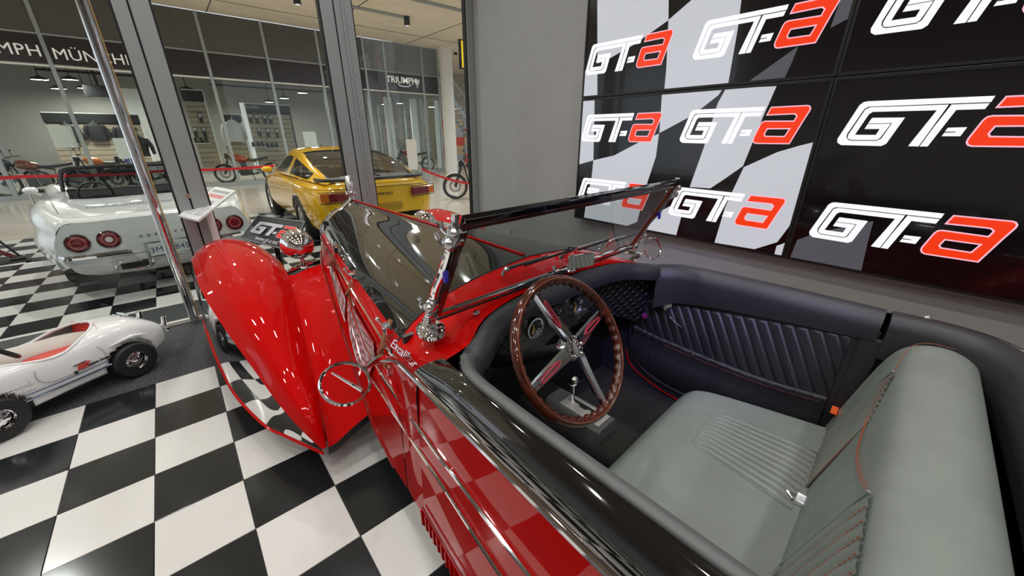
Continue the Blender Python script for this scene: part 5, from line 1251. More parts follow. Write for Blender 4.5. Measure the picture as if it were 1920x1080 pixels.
text_obj('maker_mark', 'KK', TOYRED, frame(Vector((-.2245, .245, .228)), (0, -1, 0), (.04, 0, 1)), PC, size=.042, extrude=.003, bold=.003, shear=.3)
text_obj('side_script', 'Trapper Scrapper', GASKET, frame(Vector((-.2265, .165, .224)), (0, -1, 0), (.04, 0, 1)), PC, size=.019, extrude=.003, shear=.3)
m = MB(); m.lathe([(.010, 0), (.010, .003), (0, .003)], 10, axis_frame((-.221, .285, .205), (-1, 0, 0))); m.obj('rivet', GASKET, PC)
# tail lamp and bumper stub, steering wheel, windscreen stub, lever
for s in (-1, 1):
    m = MB(); m.tube([(s * .14, -.27, .25), (s * .14, -.285, .315)], .016, 10); m.ball((s * .14, -.29, .30), .014, 10, 8); m.tube([(s * .12, -.285, .215), (s * .165, -.27, .215)], .014, 8); m.obj('tail_lamp', CHROME, PC)
m = MB(); m.tube([(-.05, -.13, .385), (0, -.14, .388), (.06, -.13, .385)], .006, 6); m.tube([(-.04, -.10, .39), (.05, -.10, .39)], .004, 6); m.obj('deck_ornament', CHROME, PC)
m = MB(); sc0 = Vector((0, .46, .43)); nn = Vector((0, -.8, .6)).normalized(); f2 = axis_frame(sc0, nn)
m.tube([f2 @ Vector((.095 * math.cos(2 * math.pi * k / 24), .095 * math.sin(2 * math.pi * k / 24), 0)) for k in range(24)], .012, 8, closed=True)
for k in range(3): t = 2 * math.pi * k / 3; m.tube([f2 @ Vector((0, 0, 0)), f2 @ Vector((.095 * math.cos(t), .095 * math.sin(t), 0))], .014, 6)
m.tube([sc0, sc0 + Vector((0, .18, -.16))], .012, 8); m.obj('steering_wheel', BPLASTIC, PC)
m = MB(); m.tube([(-.10, .30, .27), (-.10, .40, .30), (-.10, .44, .30)], .007, 8); m.tube([(-.10, .26, .262), (-.10, .30, .27)], .006, 8); m.obj('hand_lever', BPLASTIC, PC)
m = MB(); m.grid(loft([[(-.17, .60, .37), (0, .66, .40), (.17, .60, .37)], [(-.15, .56, .47), (0, .61, .49), (.15, .56, .47)]], 15, 5)); m.obj('windscreen', TINT, PC)
m = MB(); m.box((-.14, -.1, .09), (.14, .75, .12)); m.tube([(-.2, 0, .125), (.2, 0, .125)], .012, 8); m.tube([(-.2, .64, .125), (.2, .64, .125)], .012, 8); m.obj('chassis', BPLASTIC, PC)
# ================================================================ motorcycle shop across the hall (plane y = 16.2)
TY = 16.2
SIGNB = mat('sign_band', (.022, .014, .014), .3); UPPER = mat('upper_cladding', (.10, .092, .082), .25, noise=.1, nscale=1.2); UPPERG = mat('upper_cladding_grey', (.20, .215, .22), .3, noise=.1, nscale=1.2)
SIGNG = mat('sign_band_grey', (.05, .048, .055), .3); OFFW = mat('off_white', (.78, .76, .72), .5); SHOPW = mat('shop_wall', (.26, .25, .235), .7)
MULL = [-6.5, -4.85, -3.2, -1.6, .06, 1.72, 3.37, 5.02, 6.65, 7.46, 9.1, 9.85]
SF = empty('wall_shopfront', (0, TY, 0)); tag(SF, kind='structure')
for a, b in zip(MULL, MULL[1:]):
    right = a > 6
    m = MB(); m.box((a + .04, -.02, 3.98), (b - .04, .06, 5.0)); m.obj('upper_panel', UPPERG if right else UPPER, SF, smooth=False)
    m = MB(); m.box((a + .04, -.03, 3.30), (b - .04, .06, 3.94)); m.obj('sign_panel', SIGNG if right else SIGNB, SF, smooth=False)
    m = MB(); m.box((a + .04, -.04, 3.235), (b - .04, .04, 3.275)); m.obj('light_strip', OFFW, SF, smooth=False)
    m = MB(); m.box((a + .04, 0, .12), (b - .04, .012, 3.2)); m.obj('pane', GLASS, SF, smooth=False)
for x in MULL:
    m = MB(); m.box((x - .04, -.06, 0), (x + .04, .06, 5.0)); m.obj('mullion', ALU, SF, smooth=False)
m = MB(); m.box((-6.5, -.05, 0), (9.9, .06, .12)); m.obj('base_rail', ALU, SF, smooth=False)
m = MB(); m.box((-6.5, -.05, 3.94), (9.9, .05, 3.98)); m.obj('transom', ALU, SF, smooth=False)
LET = mat('sign_letters', (.85, .84, .80), .5, emit=(.9, .88, .82), estr=.25)
def sgn(name, txt, x, z, **kw): return text_obj(name, txt, LET, frame((x, -.032, z), (1, 0, 0), (0, 0, 1)), SF, extrude=.012, **kw)
sgn('sign_letters', 'TRIUMPH', -2.46, 3.56, size=.36, spacing=1.05)
sgn('sign_letters', 'MÜNCHEN', -.60, 3.53, size=.36, spacing=1.02)
sgn('brand_letters', 'TRIUMPH', 8.13, 3.69, size=.33, bold=.004, spacing=.98)
m = MB(); m.tube(cr([(7.93, -.05, 3.56), (8.05, -.05, 3.49), (8.25, -.05, 3.475), (8.42, -.05, 3.50), (8.52, -.05, 3.56)], 16), .018, 6)
m.tube([(8.68, -.05, 3.78), (8.93, -.05, 3.78), (8.805, -.05, 3.46)], .014, 6, closed=True); m.box((8.76, -.055, 3.62), (8.79, -.04, 3.74)); m.box((8.82, -.055, 3.58), (8.85, -.04, 3.74)); m.box((8.72, -.055, 3.71), (8.89, -.04, 3.74)); m.obj('brand_emblem', LET, SF)
# shop room: back wall, ceiling, side walls
m = MB(); m.box((-8, 23, 0), (9.85, 23.2, 4.2)); tag(m.obj('wall_shop_back', SHOPW, smooth=False), kind='structure')
m = MB(); m.box((9.80, 16.26, 0), (9.86, 23, .12)); m.box((9.80, 16.26, 3.2), (9.86, 23, 5.0)); sw_ = tag(m.obj('wall_shop_side', ALU, smooth=False), kind='structure')
for y in (17.9, 19.6, 21.3, 22.9): q = MB(); q.box((9.79, y - .04, 0), (9.87, y + .04, 5.0)); q.obj('mullion', ALU, sw_, smooth=False)
q = MB(); q.box((9.825, 16.3, .12), (9.835, 23, 3.2)); q.obj('pane', GLASS, sw_, smooth=False)
m = MB(); m.box((-8, 16.27, 4.2), (9.8, 23, 4.3)); tag(m.obj('ceiling_shop', mat('shop_ceiling', (.16, .15, .14), .7), smooth=False), kind='structure')
# pendant lamps in the shop
PGLOW = emis('pendant_glow', (1.0, .96, .88), 14)
def pendant(x, y, z, lb):
    r = empty('pendant_lamp', (x, y, z)); tag(r, lb, 'lamp', 'shop pendant lamps'); m = MB(); m.lathe([(.2, 0), (.19, .05), (.06, .10), (.02, .12), (.012, .14), (.012, 4.2 - z)], 18); m.obj('shade', LAMPBODY, r)
    m = MB(); m.lathe([(0, .01), (.185, .01)], 18); m.obj('glow_disc', PGLOW, r)
    ld = bpy.data.lights.new('lamp_light', 'AREA'); ld.shape = 'DISK'; ld.size = .36; ld.energy = 50; ld.color = (1, .95, .87); lo = bpy.data.objects.new('lamp_light', ld); COL.objects.link(lo); lo.parent = r; lo.location = (0, 0, -.01)
pend = [((132, 150), 19.0), ((158, 166), 21.6), ((110, 167), 20.5), ((74, 150), 18.6), ((180, 178), 21.5), ((350, 168), 19.2), ((567, 175), 18.6), ((533, 185), 19.8), ((505, 192), 21.0), ((722, 196), 19.0), ((750, 194), 20.5)]
side_w = ['left of the pull handle', 'above the dark projector box', 'over the back jackets', 'at the far left of the shop', 'lowest over the shop wall', 'over the left slat wall', 'right above the yellow car roof', 'over the right slat wall', 'farthest over the right slat wall', 'under the small shop sign, first', 'under the small shop sign, second']
for (p, y), w_ in zip(pend, side_w):
    q = onY(p[0], p[1], y); pendant(q.x, q.y, min(3.9, q.z), 'round pendant lamp glowing inside the shop, ' + w_)
# dark projector box and ceiling rails in the shop
q = onY(187, 172, 19.6); m = MB(); m.box((q.x - .35, q.y - .25, q.z - .17), (q.x + .35, q.y + .25, q.z + .17)); m.tube([(q.x, q.y, q.z), (q.x, q.y, 4.2)], .04, 8); tag(m.obj('projector', BPLASTIC, smooth=False, bevel=.02), 'black projector box hanging from the shop ceiling behind the pull handle', 'projector')
for x0, x1, y, z in ((-2.2, .6, 18.5, 3.35), (.0, 1.9, 19.5, 3.6), (1.9, 6.5, 19.0, 3.3)):
    m = MB(); m.box((x0, y - .03, z), (x1, y + .03, z + .06)); m.tube([(x0 + .2, y, z), (x0 + .2, y, 4.2)], .012, 6); m.tube([(x1 - .2, y, z), (x1 - .2, y, 4.2)], .012, 6); tag(m.obj('light_rail', BPLASTIC, smooth=False), 'black light rail under the shop ceiling at depth %d' % y if False else {18.5: 'black light rail under the shop ceiling at the left', 19.5: 'black light rail under the shop ceiling behind the door post', 19.0: 'long black light rail under the shop ceiling behind the yellow car'}[y], 'rail')
# slat walls with goods
TAN = mat('tan_slat', (.40, .33, .25), .6); HDR = mat('black_header', (.012, .013, .014), .4); DKG = mat('dark_goods', (.012, .013, .015), .6); LTG = mat('light_goods', (.6, .6, .58), .5)
def slatwall(name, x0, x1, y, z0, z1, lb, header=.28, frame_l=False):
    r = empty(name, ((x0 + x1) / 2, y, 0)); tag(r, lb, 'slat wall'); w = (x1 - x0) / 2
    m = MB(); m.box((-w, .03, z0), (w, .06, z1)); m.obj('back_board', DKG, r, smooth=False)
    n = int((z1 - z0 - header) / .17)
    for k in range(n): m = MB(); m.box((-w, 0, z0 + k * .17 + .008), (w, .03, z0 + k * .17 + .162)); m.obj('slat', TAN, r, smooth=False)
    m = MB(); m.box((-w - .02, -.03, z1 - header), (w + .02, .05, z1)); h = m.obj('header', HDR, r, smooth=False)
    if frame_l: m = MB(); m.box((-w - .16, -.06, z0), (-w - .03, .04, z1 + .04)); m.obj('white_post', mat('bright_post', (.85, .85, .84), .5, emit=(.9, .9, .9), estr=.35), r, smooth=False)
    m = MB(); m.box((w, -.02, z0), (w + .05, .04, z1)); m.obj('side_edge', OFFW if not frame_l else HDR, r, smooth=False); m = MB(); m.box((-w, -.03, z1), (w + .05, .05, z1 + .03)); m.obj('top_edge', OFFW, r, smooth=False)
    return r
def goods(x, y, z, kind, lb):
    r = empty(kind, (x, y, z))
    if kind == 'jacket':
        m = MB(); secs = []
        for zz, w, d in ((-.38, .24, .08), (-.2, .25, .09), (.0, .25, .09), (.18, .22, .08), (.27, .12, .06), (.31, .07, .05)): secs.append([(w * math.cos(t), d * math.sin(t), zz) for t in [2 * math.pi * k / 14 for k in range(15)]])
        m.grid(loft(secs, 29, 13)); m.obj('torso', r.get('m') or (LTG if 'light' in lb or 'white' in lb else DKG), r)
        for s in (-1, 1): q = MB(); q.tube(cr([(s * .2, 0, .2), (s * .30, 0, .0), (s * .33, -.02, -.3)], 8), [.075, .075, .07, .065, .06, .06, .055, .05], 8); q.obj('sleeve', LTG if 'light' in lb or 'white' in lb else DKG, r)
        q = MB(); q.tube([(0, 0, .31), (0, .01, .37), (.03, .05, .38)], .008, 6); q.obj('hanger', STEEL, r)
        tag(r, lb, 'jacket')
    elif kind == 'glove_pack':
        m = MB(); m.box((-.05, -.03, -.16), (.05, .02, .08)); m.tube([(-.03, -.02, -.16), (-.04, -.03, -.24)], .025, 6); m.tube([(.02, -.02, -.16), (.03, -.03, -.25)], .025, 6); m.obj('glove', DKG, r, bevel=.015)
        m = MB(); m.box((-.035, -.034, -.04), (.035, -.028, .06)); m.obj('price_card', LTG, r, smooth=False); tag(r, lb, 'gloves')
    elif kind == 'shoe_shelf':
        m = MB(); m.box((-.26, -.22, -.02), (.26, 0, .0)); m.obj('board', OFFW, r, smooth=False)
        for k in (-.15, .02, .17): q = MB(); q.ball((k, -.12, .05), (.055, .10, .05), 10, 8); q.ball((k, -.04, .11), (.045, .05, .08), 10, 8); q.obj('boot', DKG, r)
        tag(r, lb, 'shelf')
    return r
q0 = onY(346, 195, 18.4); q1 = onY(384, 195, 18.4)
slatwall('slat_wall', q0.x, q1.x, 18.4, .5, 3.05, 'tan slat wall with black header right of the door post')
for i, (p, w_) in enumerate((((376, 220), 'top'), ((366, 246), 'left'), ((383, 246), 'right'))): c = onY(p[0], p[1], 18.3); goods(c.x, 18.35, c.z + .05, 'glove_pack', 'pair of dark gloves on the slat wall by the door post, %s one' % w_)
c = onY(378, 268, 18.2); goods(c.x, 18.4, c.z, 'shoe_shelf', 'small shelf of boots on the slat wall by the door post')
q0 = onY(460, 200, 18.4); q1 = onY(540, 200, 18.4)
slatwall('slat_wall', q0.x, q1.x, 18.4, .5, onY(460, 195, 18.4).z, 'tan slat wall with tall white post left of the yellow car roof', .22, True)
text_obj('header_text', 'TRIUMPH', LTG, frame((-.55, -.032, onY(460, 195, 18.4).z - .11), (1, 0, 0), (0, 0, 1)), bpy.data.objects['slat_wall.001'], size=.13, extrude=.003)
row = ['first', 'second', 'third', 'fourth', 'fifth', 'sixth']
for i, px_ in enumerate((470, 482, 497, 508)): c = onY(px_, 222 + i, 18.3); goods(c.x, 18.35, c.z + .08, 'glove_pack', 'pair of dark gloves hanging on the upper row beside the white post, %s from it' % row[i])
for i, px_ in enumerate((487, 503, 520, 533)): c = onY(px_, 248 + i, 18.3); goods(c.x, 18.35, c.z + .08, 'glove_pack', 'pair of gloves hanging on the lower row beside the white post, %s from it' % row[i])
for i, px_ in enumerate((485, 512)): c = onY(px_, 275 + i * 2, 18.2); goods(c.x, 18.4, c.z, 'shoe_shelf', 'boot shelf on the right slat wall, %s the white post' % ('nearest' if i == 0 else 'away from'))
q0 = onY(80, 220, 20.5); q1 = onY(262, 230, 20.5)
slatwall('slat_wall', q0.x, q1.x, 20.5, .6, onY(150, 213, 20.5).z, 'wide tan slat wall with jackets at the back of the shop', .3)
for i, (px_, py_, lb) in enumerate(((128, 248, 'dark jacket hanging on the wide back slat wall, leftmost'), (181, 246, 'black jacket hanging in the middle of the wide back slat wall'), (233, 250, 'black jacket hanging on the wide back slat wall just left of the pull handle'))):
    c = onY(px_, py_, 20.4); o = goods(c.x, 20.4, c.z, 'jacket', lb); o.scale = (.9, .9, .9)
c = onY(440, 243, 18.2); o = goods(c.x, 18.41, c.z, 'jacket', 'light grey riding jacket hanging left of the white post'); o.scale = (1.1, 1.1, 1.1)
q0 = onY(418, 220, 18.5); q1 = onY(452, 225, 18.5); slatwall('slat_wall', q0.x, q1.x, 18.5, .6, onY(430, 215, 18.5).z, 'narrow slat wall behind the light grey jacket', .2)
# bright white door leaves and a white pillar inside the shop
for p, w_, lb in (((262, 210), .55, 'pale wall pillar in the shop behind the door post'), ((735, 260), .18, 'white door leaf under the small shop sign, left'), ((780, 250), .16, 'white door leaf under the small shop sign, right'), ((822, 250), .1, 'white strip panel at the right end of the shop')):
    c = onY(p[0], p[1], 18.0 if p[0] > 700 else 21); m = MB(); m.box((c.x - w_, c.y, 0), (c.x + w_, c.y + .08, 3.2)); m.box((c.x - w_ - .02, c.y - .01, 0), (c.x + w_ + .02, c.y + .05, .1)); tag(m.obj('white_panel', mat('white_board', (.85, .86, .86), .5), smooth=False), lb, 'panel')
# mannequin in a black jacket and cap
c = onY(258, 262, 18.0); MN = empty('mannequin', (c.x, c.y, 0)); tag(MN, 'mannequin in black jacket and grey cap beside the door post', 'mannequin')
m = MB(); m.tube([(0, 0, 0), (0, 0, 1.0)], .03, 10); m.lathe([(.2, 0), (.19, .02), (.03, .04)], 18); m.obj('stand', STEEL, MN)
m = MB(); secs = [[(w * math.cos(t), d * math.sin(t), z) for t in [2 * math.pi * k / 16 for k in range(17)]] for z, w, d in ((.95, .20, .13), (1.1, .19, .13), (1.3, .22, .14), (1.48, .22, .12), (1.55, .14, .09), (1.60, .07, .07))]
m.grid(loft(secs, 33, 15))
for s in (-1, 1): m.tube(cr([(s * .19, 0, 1.48), (s * .28, -.02, 1.28), (s * .30, -.08, 1.02)], 8), [.075, .075, .07, .065, .06, .055, .05, .045], 8)
m.obj('jacket', DKG, MN)
m = MB(); m.ball((0, -.01, 1.72), (.08, .095, .115), 14, 10); m.tube([(0, 0, 1.58), (0, 0, 1.66)], .045, 8); m.obj('head', mat('mannequin_skin', (.35, .3, .27), .6), MN)
m = MB(); m.lathe([(.098, .0), (.10, .03), (.085, .08), (.04, .11), (0, .115)], 16, Matrix.Translation((0, 0, 1.745))); m.box((-.06, -.18, 1.745), (.06, -.08, 1.755)); m.obj('cap', mat('cap_grey', (.10, .10, .10), .7), MN)

# ================================================================ motorcycles
def motorcycle(name, label, tank, group=None, detail=True):
    r = empty(name); tag(r, label, 'motorcycle', group)                # local: b forward, origin between the wheels
    for y, k in ((.72, 'front_wheel'), (-.72, 'rear_wheel')):
        w = MB(); M = axis_frame((0, y, .33), (1, 0, 0)); w.lathe([(.262, -.045), (.30, -.06), (.33, -.03), (.335, 0), (.33, .03), (.30, .06), (.262, .045)], 30, M); o = w.obj(k, RUBBER, r)
        w = MB(); w.lathe([(.262, -.045), (.245, -.03), (.245, .03), (.262, .045)], 30, M); w.lathe([(.045, -.06), (.05, -.04), (.05, .04), (.045, .06)], 14, M); w.obj('rim', mat('moto_rim', (.6, .6, .58), .25, metal=.9), o)
        w = MB(); w.lathe([(.10, .068), (.165, .068), (.165, .074), (.10, .074)], 24, M); w.obj('brake_disc', STEEL, o)
        if detail:
            w = MB()
            for t in range(20): a = 2 * math.pi * t / 20; w.tube([(.03 * (-1) ** t, y + .045 * math.cos(a + .4), .33 + .045 * math.sin(a + .4)), (0, y + .25 * math.cos(a), .33 + .25 * math.sin(a))], .0035, 4)
            w.obj('spoke', CHROME, o)
    m = MB(); m.grid(loft([[(x, .72 + .36 * math.sin(t), .33 + .36 * math.cos(t)) for x in (-.07, 0, .07)] for t in (-.5, -.2, .2, .55, .9)], 7, 15)); o = m.obj('front_fender', mat('moto_fender', (.62, .6, .56), .35), r)
    for s in (-1, 1):
        m = MB(); m.tube([(s * .095, .72, .33), (s * .095, .56, .78), (s * .095, .50, .95)], [.028, .028, .022], 10); m.obj('fork_leg', BPLASTIC, r)
        m = MB(); m.tube([(s * .09, -.72, .33), (s * .10, -.30, .42)], .025, 8); m.obj('swing_arm', BPLASTIC, r)
    m = MB(); m.tube(cr([(-.40, .34, 1.06), (-.25, .44, 1.06), (-.1, .48, 1.02), (.1, .48, 1.02), (.25, .44, 1.06), (.40, .34, 1.06)], 16), .013, 8); o = m.obj('handlebar', BPLASTIC, r)
    for s in (-1, 1): m = MB(); m.tube([(s * .25, .44, 1.06), (s * .30, .46, 1.20)], .007, 6); m.ball((s * .31, .45, 1.22), (.055, .02, .04), 10, 8); m.obj('hand_mirror', BPLASTIC, o)
    M = axis_frame((0, .58, .92), (0, 1, 0)); m = MB(); m.lathe([(0, -.10), (.06, -.085), (.088, -.02), (.09, .03), (.08, .035)], 20, M); hl = m.obj('headlamp', BPLASTIC, r); m = MB(); m.lathe([(.08, .03), (.05, .045), (0, .05)], 20, M); m.obj('lens', mat('lamp_lens', (.8, .8, .8), .1, coat=1), hl)
    m = MB(); m.grid(loft([[(w * math.cos(t), y, z + h * math.sin(t)) for t in [2 * math.pi * k / 12 for k in range(13)]] for y, w, h, z in ((-.06, .05, .05, .78), (.02, .13, .10, .80), (.2, .16, .13, .83), (.34, .13, .11, .85), (.40, .04, .05, .86))], 25, 13)); m.obj('tank', tank, r)
    m = MB(); m.grid(loft([[(-w, y, z - .03), (-w * .8, y, z + .03), (0, y, z + .045), (w * .8, y, z + .03), (w, y, z - .03)] for y, w, z in ((-.02, .09, .79), (-.2, .13, .77), (-.45, .12, .80), (-.68, .09, .84))], 13, 13)); o = m.obj('seat', LEATHERD, r); sl = o.modifiers.new('t', 'SOLIDIFY'); sl.thickness = .05
    m = MB(); m.box((-.14, -.12, .26), (.14, .28, .52)); m.tube([(0, .08, .50), (0, .16, .74)], .09, 12); m.tube([(-.16, .02, .38), (.16, .02, .38)], .10, 14); m.obj('engine', mat('engine_grey', (.12, .12, .12), .3, metal=.8), r, bevel=.02)
    m = MB(); m.tube([(0, .48, .92), (0, .36, .45), (0, .2, .25), (0, -.25, .3), (0, -.3, .7), (0, .42, .85)], .022, 8); m.obj('frame', BPLASTIC, r)
    for s in (1,): m = MB(); m.tube(cr([(s * .1, .2, .5), (s * .14, .30, .3), (s * .16, .1, .25), (s * .17, -.3, .3), (s * .18, -.75, .42)], 16), [.02] * 9 + [.03, .035, .04, .042, .042, .04, .035], 8); m.obj('exhaust', CHROME, r)
    m = MB(); m.ball((0, -.86, .72), (.05, .03, .03), 8, 6); m.obj('tail_lamp', LENSR, r)
    m = MB(); m.tube([(-.1, -.1, .3), (-.22, -.16, .02)], .012, 6); m.obj('kick_stand', BPLASTIC, r)
    return r
c = onZ(855, 373, 0)
MC = motorcycle('motorcycle', 'black motorcycle with pale front fender standing by the grey wall edge', mat('tank_black', (.02, .02, .022), .2, coat=1))
mc_rot = math.radians(170); MC.rotation_euler = (0, 0, mc_rot); fdir = Vector((-math.sin(mc_rot), math.cos(mc_rot), 0)); MC.location = Vector((c.x, c.y, 0)) - fdir * .72
MC.rotation_euler = (0, 0, math.radians(60)); fdir = Vector((-math.sin(math.radians(60)), math.cos(math.radians(60)), 0)); MC.location = Vector((c.x, c.y, 0)) - fdir * .72
tanks = dict(orange=mat('tank_orange', (.5, .12, .02), .2, coat=1), blue=mat('tank_blue', (.04, .06, .28), .2, coat=1), red=mat('tank_red', (.4, .02, .02), .2, coat=1), silver=mat('tank_silver', (.5, .5, .5), .2, coat=1), brown=mat('tank_brown', (.2, .05, .02), .2, coat=1))
spots = [('brown', -2.75, 17.1, 86, 'brown motorcycle behind the shop glass at the far left'), ('orange', -1.55, 18.25, 84, 'copper orange motorcycle behind the shop glass above the white car windscreen'), ('silver', -3.75, 18.25, 86, 'silver motorcycle at the back left behind the shop glass'), ('blue', -.55, 17.1, 94, 'blue motorcycle behind the shop glass left of the pull handle'),
         ('red', 2.2, 17.1, 80, 'red motorcycle in the shop just right of the door post'), ('silver', 4.5, 17.1, -84, 'silver motorcycle in the shop beside the yellow car fender'), ('blue', 6.6, 17.1, 70, 'blue motorcycle in the shop behind the yellow car roof'), ('red', 8.75, 17.1, 78, 'red motorcycle in the shop under the small shop sign')]
protos = {}
for k, x, y, ang, lb in spots:
    if k not in protos: protos[k] = motorcycle('motorcycle', lb, tanks[k], 'motorcycles in the shop', False); o = protos[k]
    else: o = copy_tree(protos[k]); o['label'] = lb
    o.location = (x, y, 0); o.rotation_euler = (0, 0, math.radians(ang)); o.scale = (1.0, 1.0, 1.0)
# paper sign boards standing in the shop window
for p, y, lb in (((118, 256), 16.4, 'white info card on a stand at the left in the shop window'), ((236, 278), 16.4, 'white info card in the shop window left of the pull handle'), ((582, 262), 16.4, 'white info card behind the yellow car roof'), ((773, 290), 15.9, 'tall cream menu board in front of the shop glass')):
    c = onY(p[0], p[1], y); h = .62 if y < 16.2 else .28; w_ = .24 if y < 16.2 else .22; r = empty('info_card', (c.x, y, 0)); tag(r, lb, 'sign')
    m = MB(); m.box((-w_, -.01, c.z - h), (w_, .01, c.z + h)); m.obj('card', mat('cream_card', (.72, .67, .60), .6) if y < 16.2 else OFFW, r, smooth=False); m = MB(); m.tube([(0, .015, 0), (0, .015, c.z)], .015, 6); m.box((-.12, -.1, 0), (.12, .1, .02)); m.obj('stand', STEEL, r)

# ================================================================ column, stair, far hall
m = MB(); m.lathe([(.27, 0), (.27, 5.0)], 28); COLM = tag(m.obj('column', OFFW), 'round white concrete column right of the small shop sign', 'column'); COLM.location = (9.93, 15.6, 0)
STR = empty('staircase', (10.6, 18, 0)); tag(STR, 'steel staircase with railing behind the white column', 'stairs')
top = Vector((0, 0, 4.55)); bot = Vector((4.25, 0, .0))
for y in (0, 1.2):
    m = MB(); d = bot - top; m.v = [top + Vector((0, y, .12)), bot + Vector((0, y, .12)), bot + Vector((0, y, -.12)), top + Vector((0, y, -.12))]; m.v += [p + Vector((0, .05, 0)) for p in m.v]; m.f = [[0, 1, 2, 3], [7, 6, 5, 4], [0, 4, 5, 1], [3, 2, 6, 7]]; m.m = [0] * 4; m.obj('stringer', ALU, STR, smooth=False)
    m = MB(); m.tube([top + Vector((-.1, y, 1.0)), bot + Vector((0, y, 1.0))], .025, 8); m.obj('handrail', STEEL, STR)
    for k in range(24): m = MB(); p = top.lerp(bot, k / 23) + Vector((0, y, 0)); m.box((p.x - .012, p.y, p.z), (p.x + .012, p.y + .02, p.z + 1.0)); m.obj('baluster', ALU, STR, smooth=False)
for k in range(23): p = top.lerp(bot, (k + .5) / 23); m = MB(); m.box((p.x - .14, .05, p.z), (p.x + .14, 1.2, p.z + .03)); m.obj('step', STEEL, STR, smooth=False)
c = onY(872, 103, 14); YS = empty('hanging_sign', (c.x, 14, c.z)); tag(YS, 'yellow and black hanging sign above the staircase', 'sign')
m = MB(); m.box((-.26, -.05, -.5), (.26, .05, .5)); m.tube([(0, 0, .5), (0, 0, 5.0 - c.z)], .02, 6); m.obj('box', BPLASTIC, YS, smooth=False); m = MB(); m.box((-.2, -.056, -.45), (.26, -.05, .45)); m.obj('yellow_face', mat('sign_yellow', (.9, .6, .02), .4, emit=(1, .7, .02), estr=.5), YS, smooth=False)
m = MB(); m.box((9.9, 27, 0), (34, 27.2, 6)); m.box((-14, 27, 0), (9.9, 27.2, 6)); tag(m.obj('wall_hall_far', mat('far_wall', (.42, .36, .28), .7, noise=.4, nscale=3), smooth=False), kind='structure')
BOXC = [mat('carton_tan', (.45, .30, .17), .7), mat('carton_red', (.5, .05, .03), .6), mat('carton_grey', (.3, .3, .32), .6)]; bn_ = 0
WHERE = ['left', 'middle', 'right']; LEV = ['bottom', 'second', 'third']
LEV = ['bottom', 'second', 'third', 'fourth', 'top']
for nm, x, y in (('near', 14.2, 21.5), ('far', 16.8, 24.5)):
    for k in range(3):
        for lv in range(5):
            m = MB(); m.box((-.30, -.28, 0), (.30, .28, .50)); m.box((-.30, -.284, .22), (.30, -.28, .28)); o = m.obj('storage_box', BOXC[(k * 2 + lv) % 3], smooth=False, bevel=.01); o.location = (x + (k - 1) * .66, y, lv * .501)
            tag(o, 'storage box in the %s pile behind the staircase, %s column, %s row' % (nm, WHERE[k], LEV[lv]), 'box', 'stacked storage boxes')
for x, y, lw in ((13.4, 20.0, 'above the near box pile'), (13.0, 13.0, 'right of the staircase foot'), (17.0, 22.5, 'above the far box pile')): downlight(x, y, 5.9 if y > 16.2 else 5.0, 'black cylinder downlight in the far hall ' + lw, 'far hall downlights', 260)
# red belt barrier
BELT = mat('red_belt', (.55, .012, .02), .5)
posts = [-4.0, -2.0, .0 + .15, 1.95]
for i, x in enumerate(posts):
    r = empty('barrier_post', (x, 11.0, 0)); tag(r, 'slim steel barrier post carrying the red belt, %s' % ['out at the far left', 'behind the white car door', 'behind the door post', 'beside the yellow car front'][i], 'post', 'barrier posts'); m = MB(); m.lathe([(.16, 0), (.16, .015), (.03, .03), (.026, .05), (.026, .90), (.032, .91), (.032, .96), (0, .96)], 18); m.obj('pole', STEEL, r)
m = MB()
for a, b in zip(posts, posts[1:]):
    P = [Vector((lerp(a, b, t), 10.96, .915 - .03 * math.sin(t * math.pi))) for t in (0, .25, .5, .75, 1)]; m.grid([[p + Vector((0, 0, -.028)) for p in P], [p + Vector((0, 0, .028)) for p in P], [p + Vector((0, .004, .028)) for p in P], [p + Vector((0, .004, -.028)) for p in P]], close_v=True)
tag(m.obj('barrier_belt', BELT), 'long red belt strung behind the white convertible and yellow coupe', 'barrier belt')
a = onY(800, 321, 8.3); b = onY(884, 345, 7.6); P = [a.lerp(b, t) + Vector((0, 0, -.04 * math.sin(t * math.pi))) for t in (-.1, 0, .25, .5, .75, 1, 1.35)]
m = MB(); m.grid([[p + Vector((0, 0, -.026)) for p in P], [p + Vector((0, 0, .026)) for p in P], [p + Vector((0, .004, .026)) for p in P], [p + Vector((0, .004, -.026)) for p in P]], close_v=True); tag(m.obj('barrier_belt', BELT), 'short red belt in front of the motorcycle wheel by the grey wall', 'barrier belt')
for p, lb in ((P[0] + Vector((-.03, .05, 0)), 'hidden behind the yellow car tail'), (P[-1] + Vector((.05, .0, 0)), 'behind the grey wall edge')):
    r = empty('barrier_post', (p.x, p.y + .04, 0)); tag(r, 'slim steel barrier post of the short belt, ' + lb, 'post', 'barrier posts'); m = MB(); m.lathe([(.16, 0), (.16, .015), (.03, .03), (.026, .05), (.026, p.z), (.032, p.z + .01), (.032, p.z + .05), (0, p.z + .05)], 18); m.obj('pole', STEEL, r)

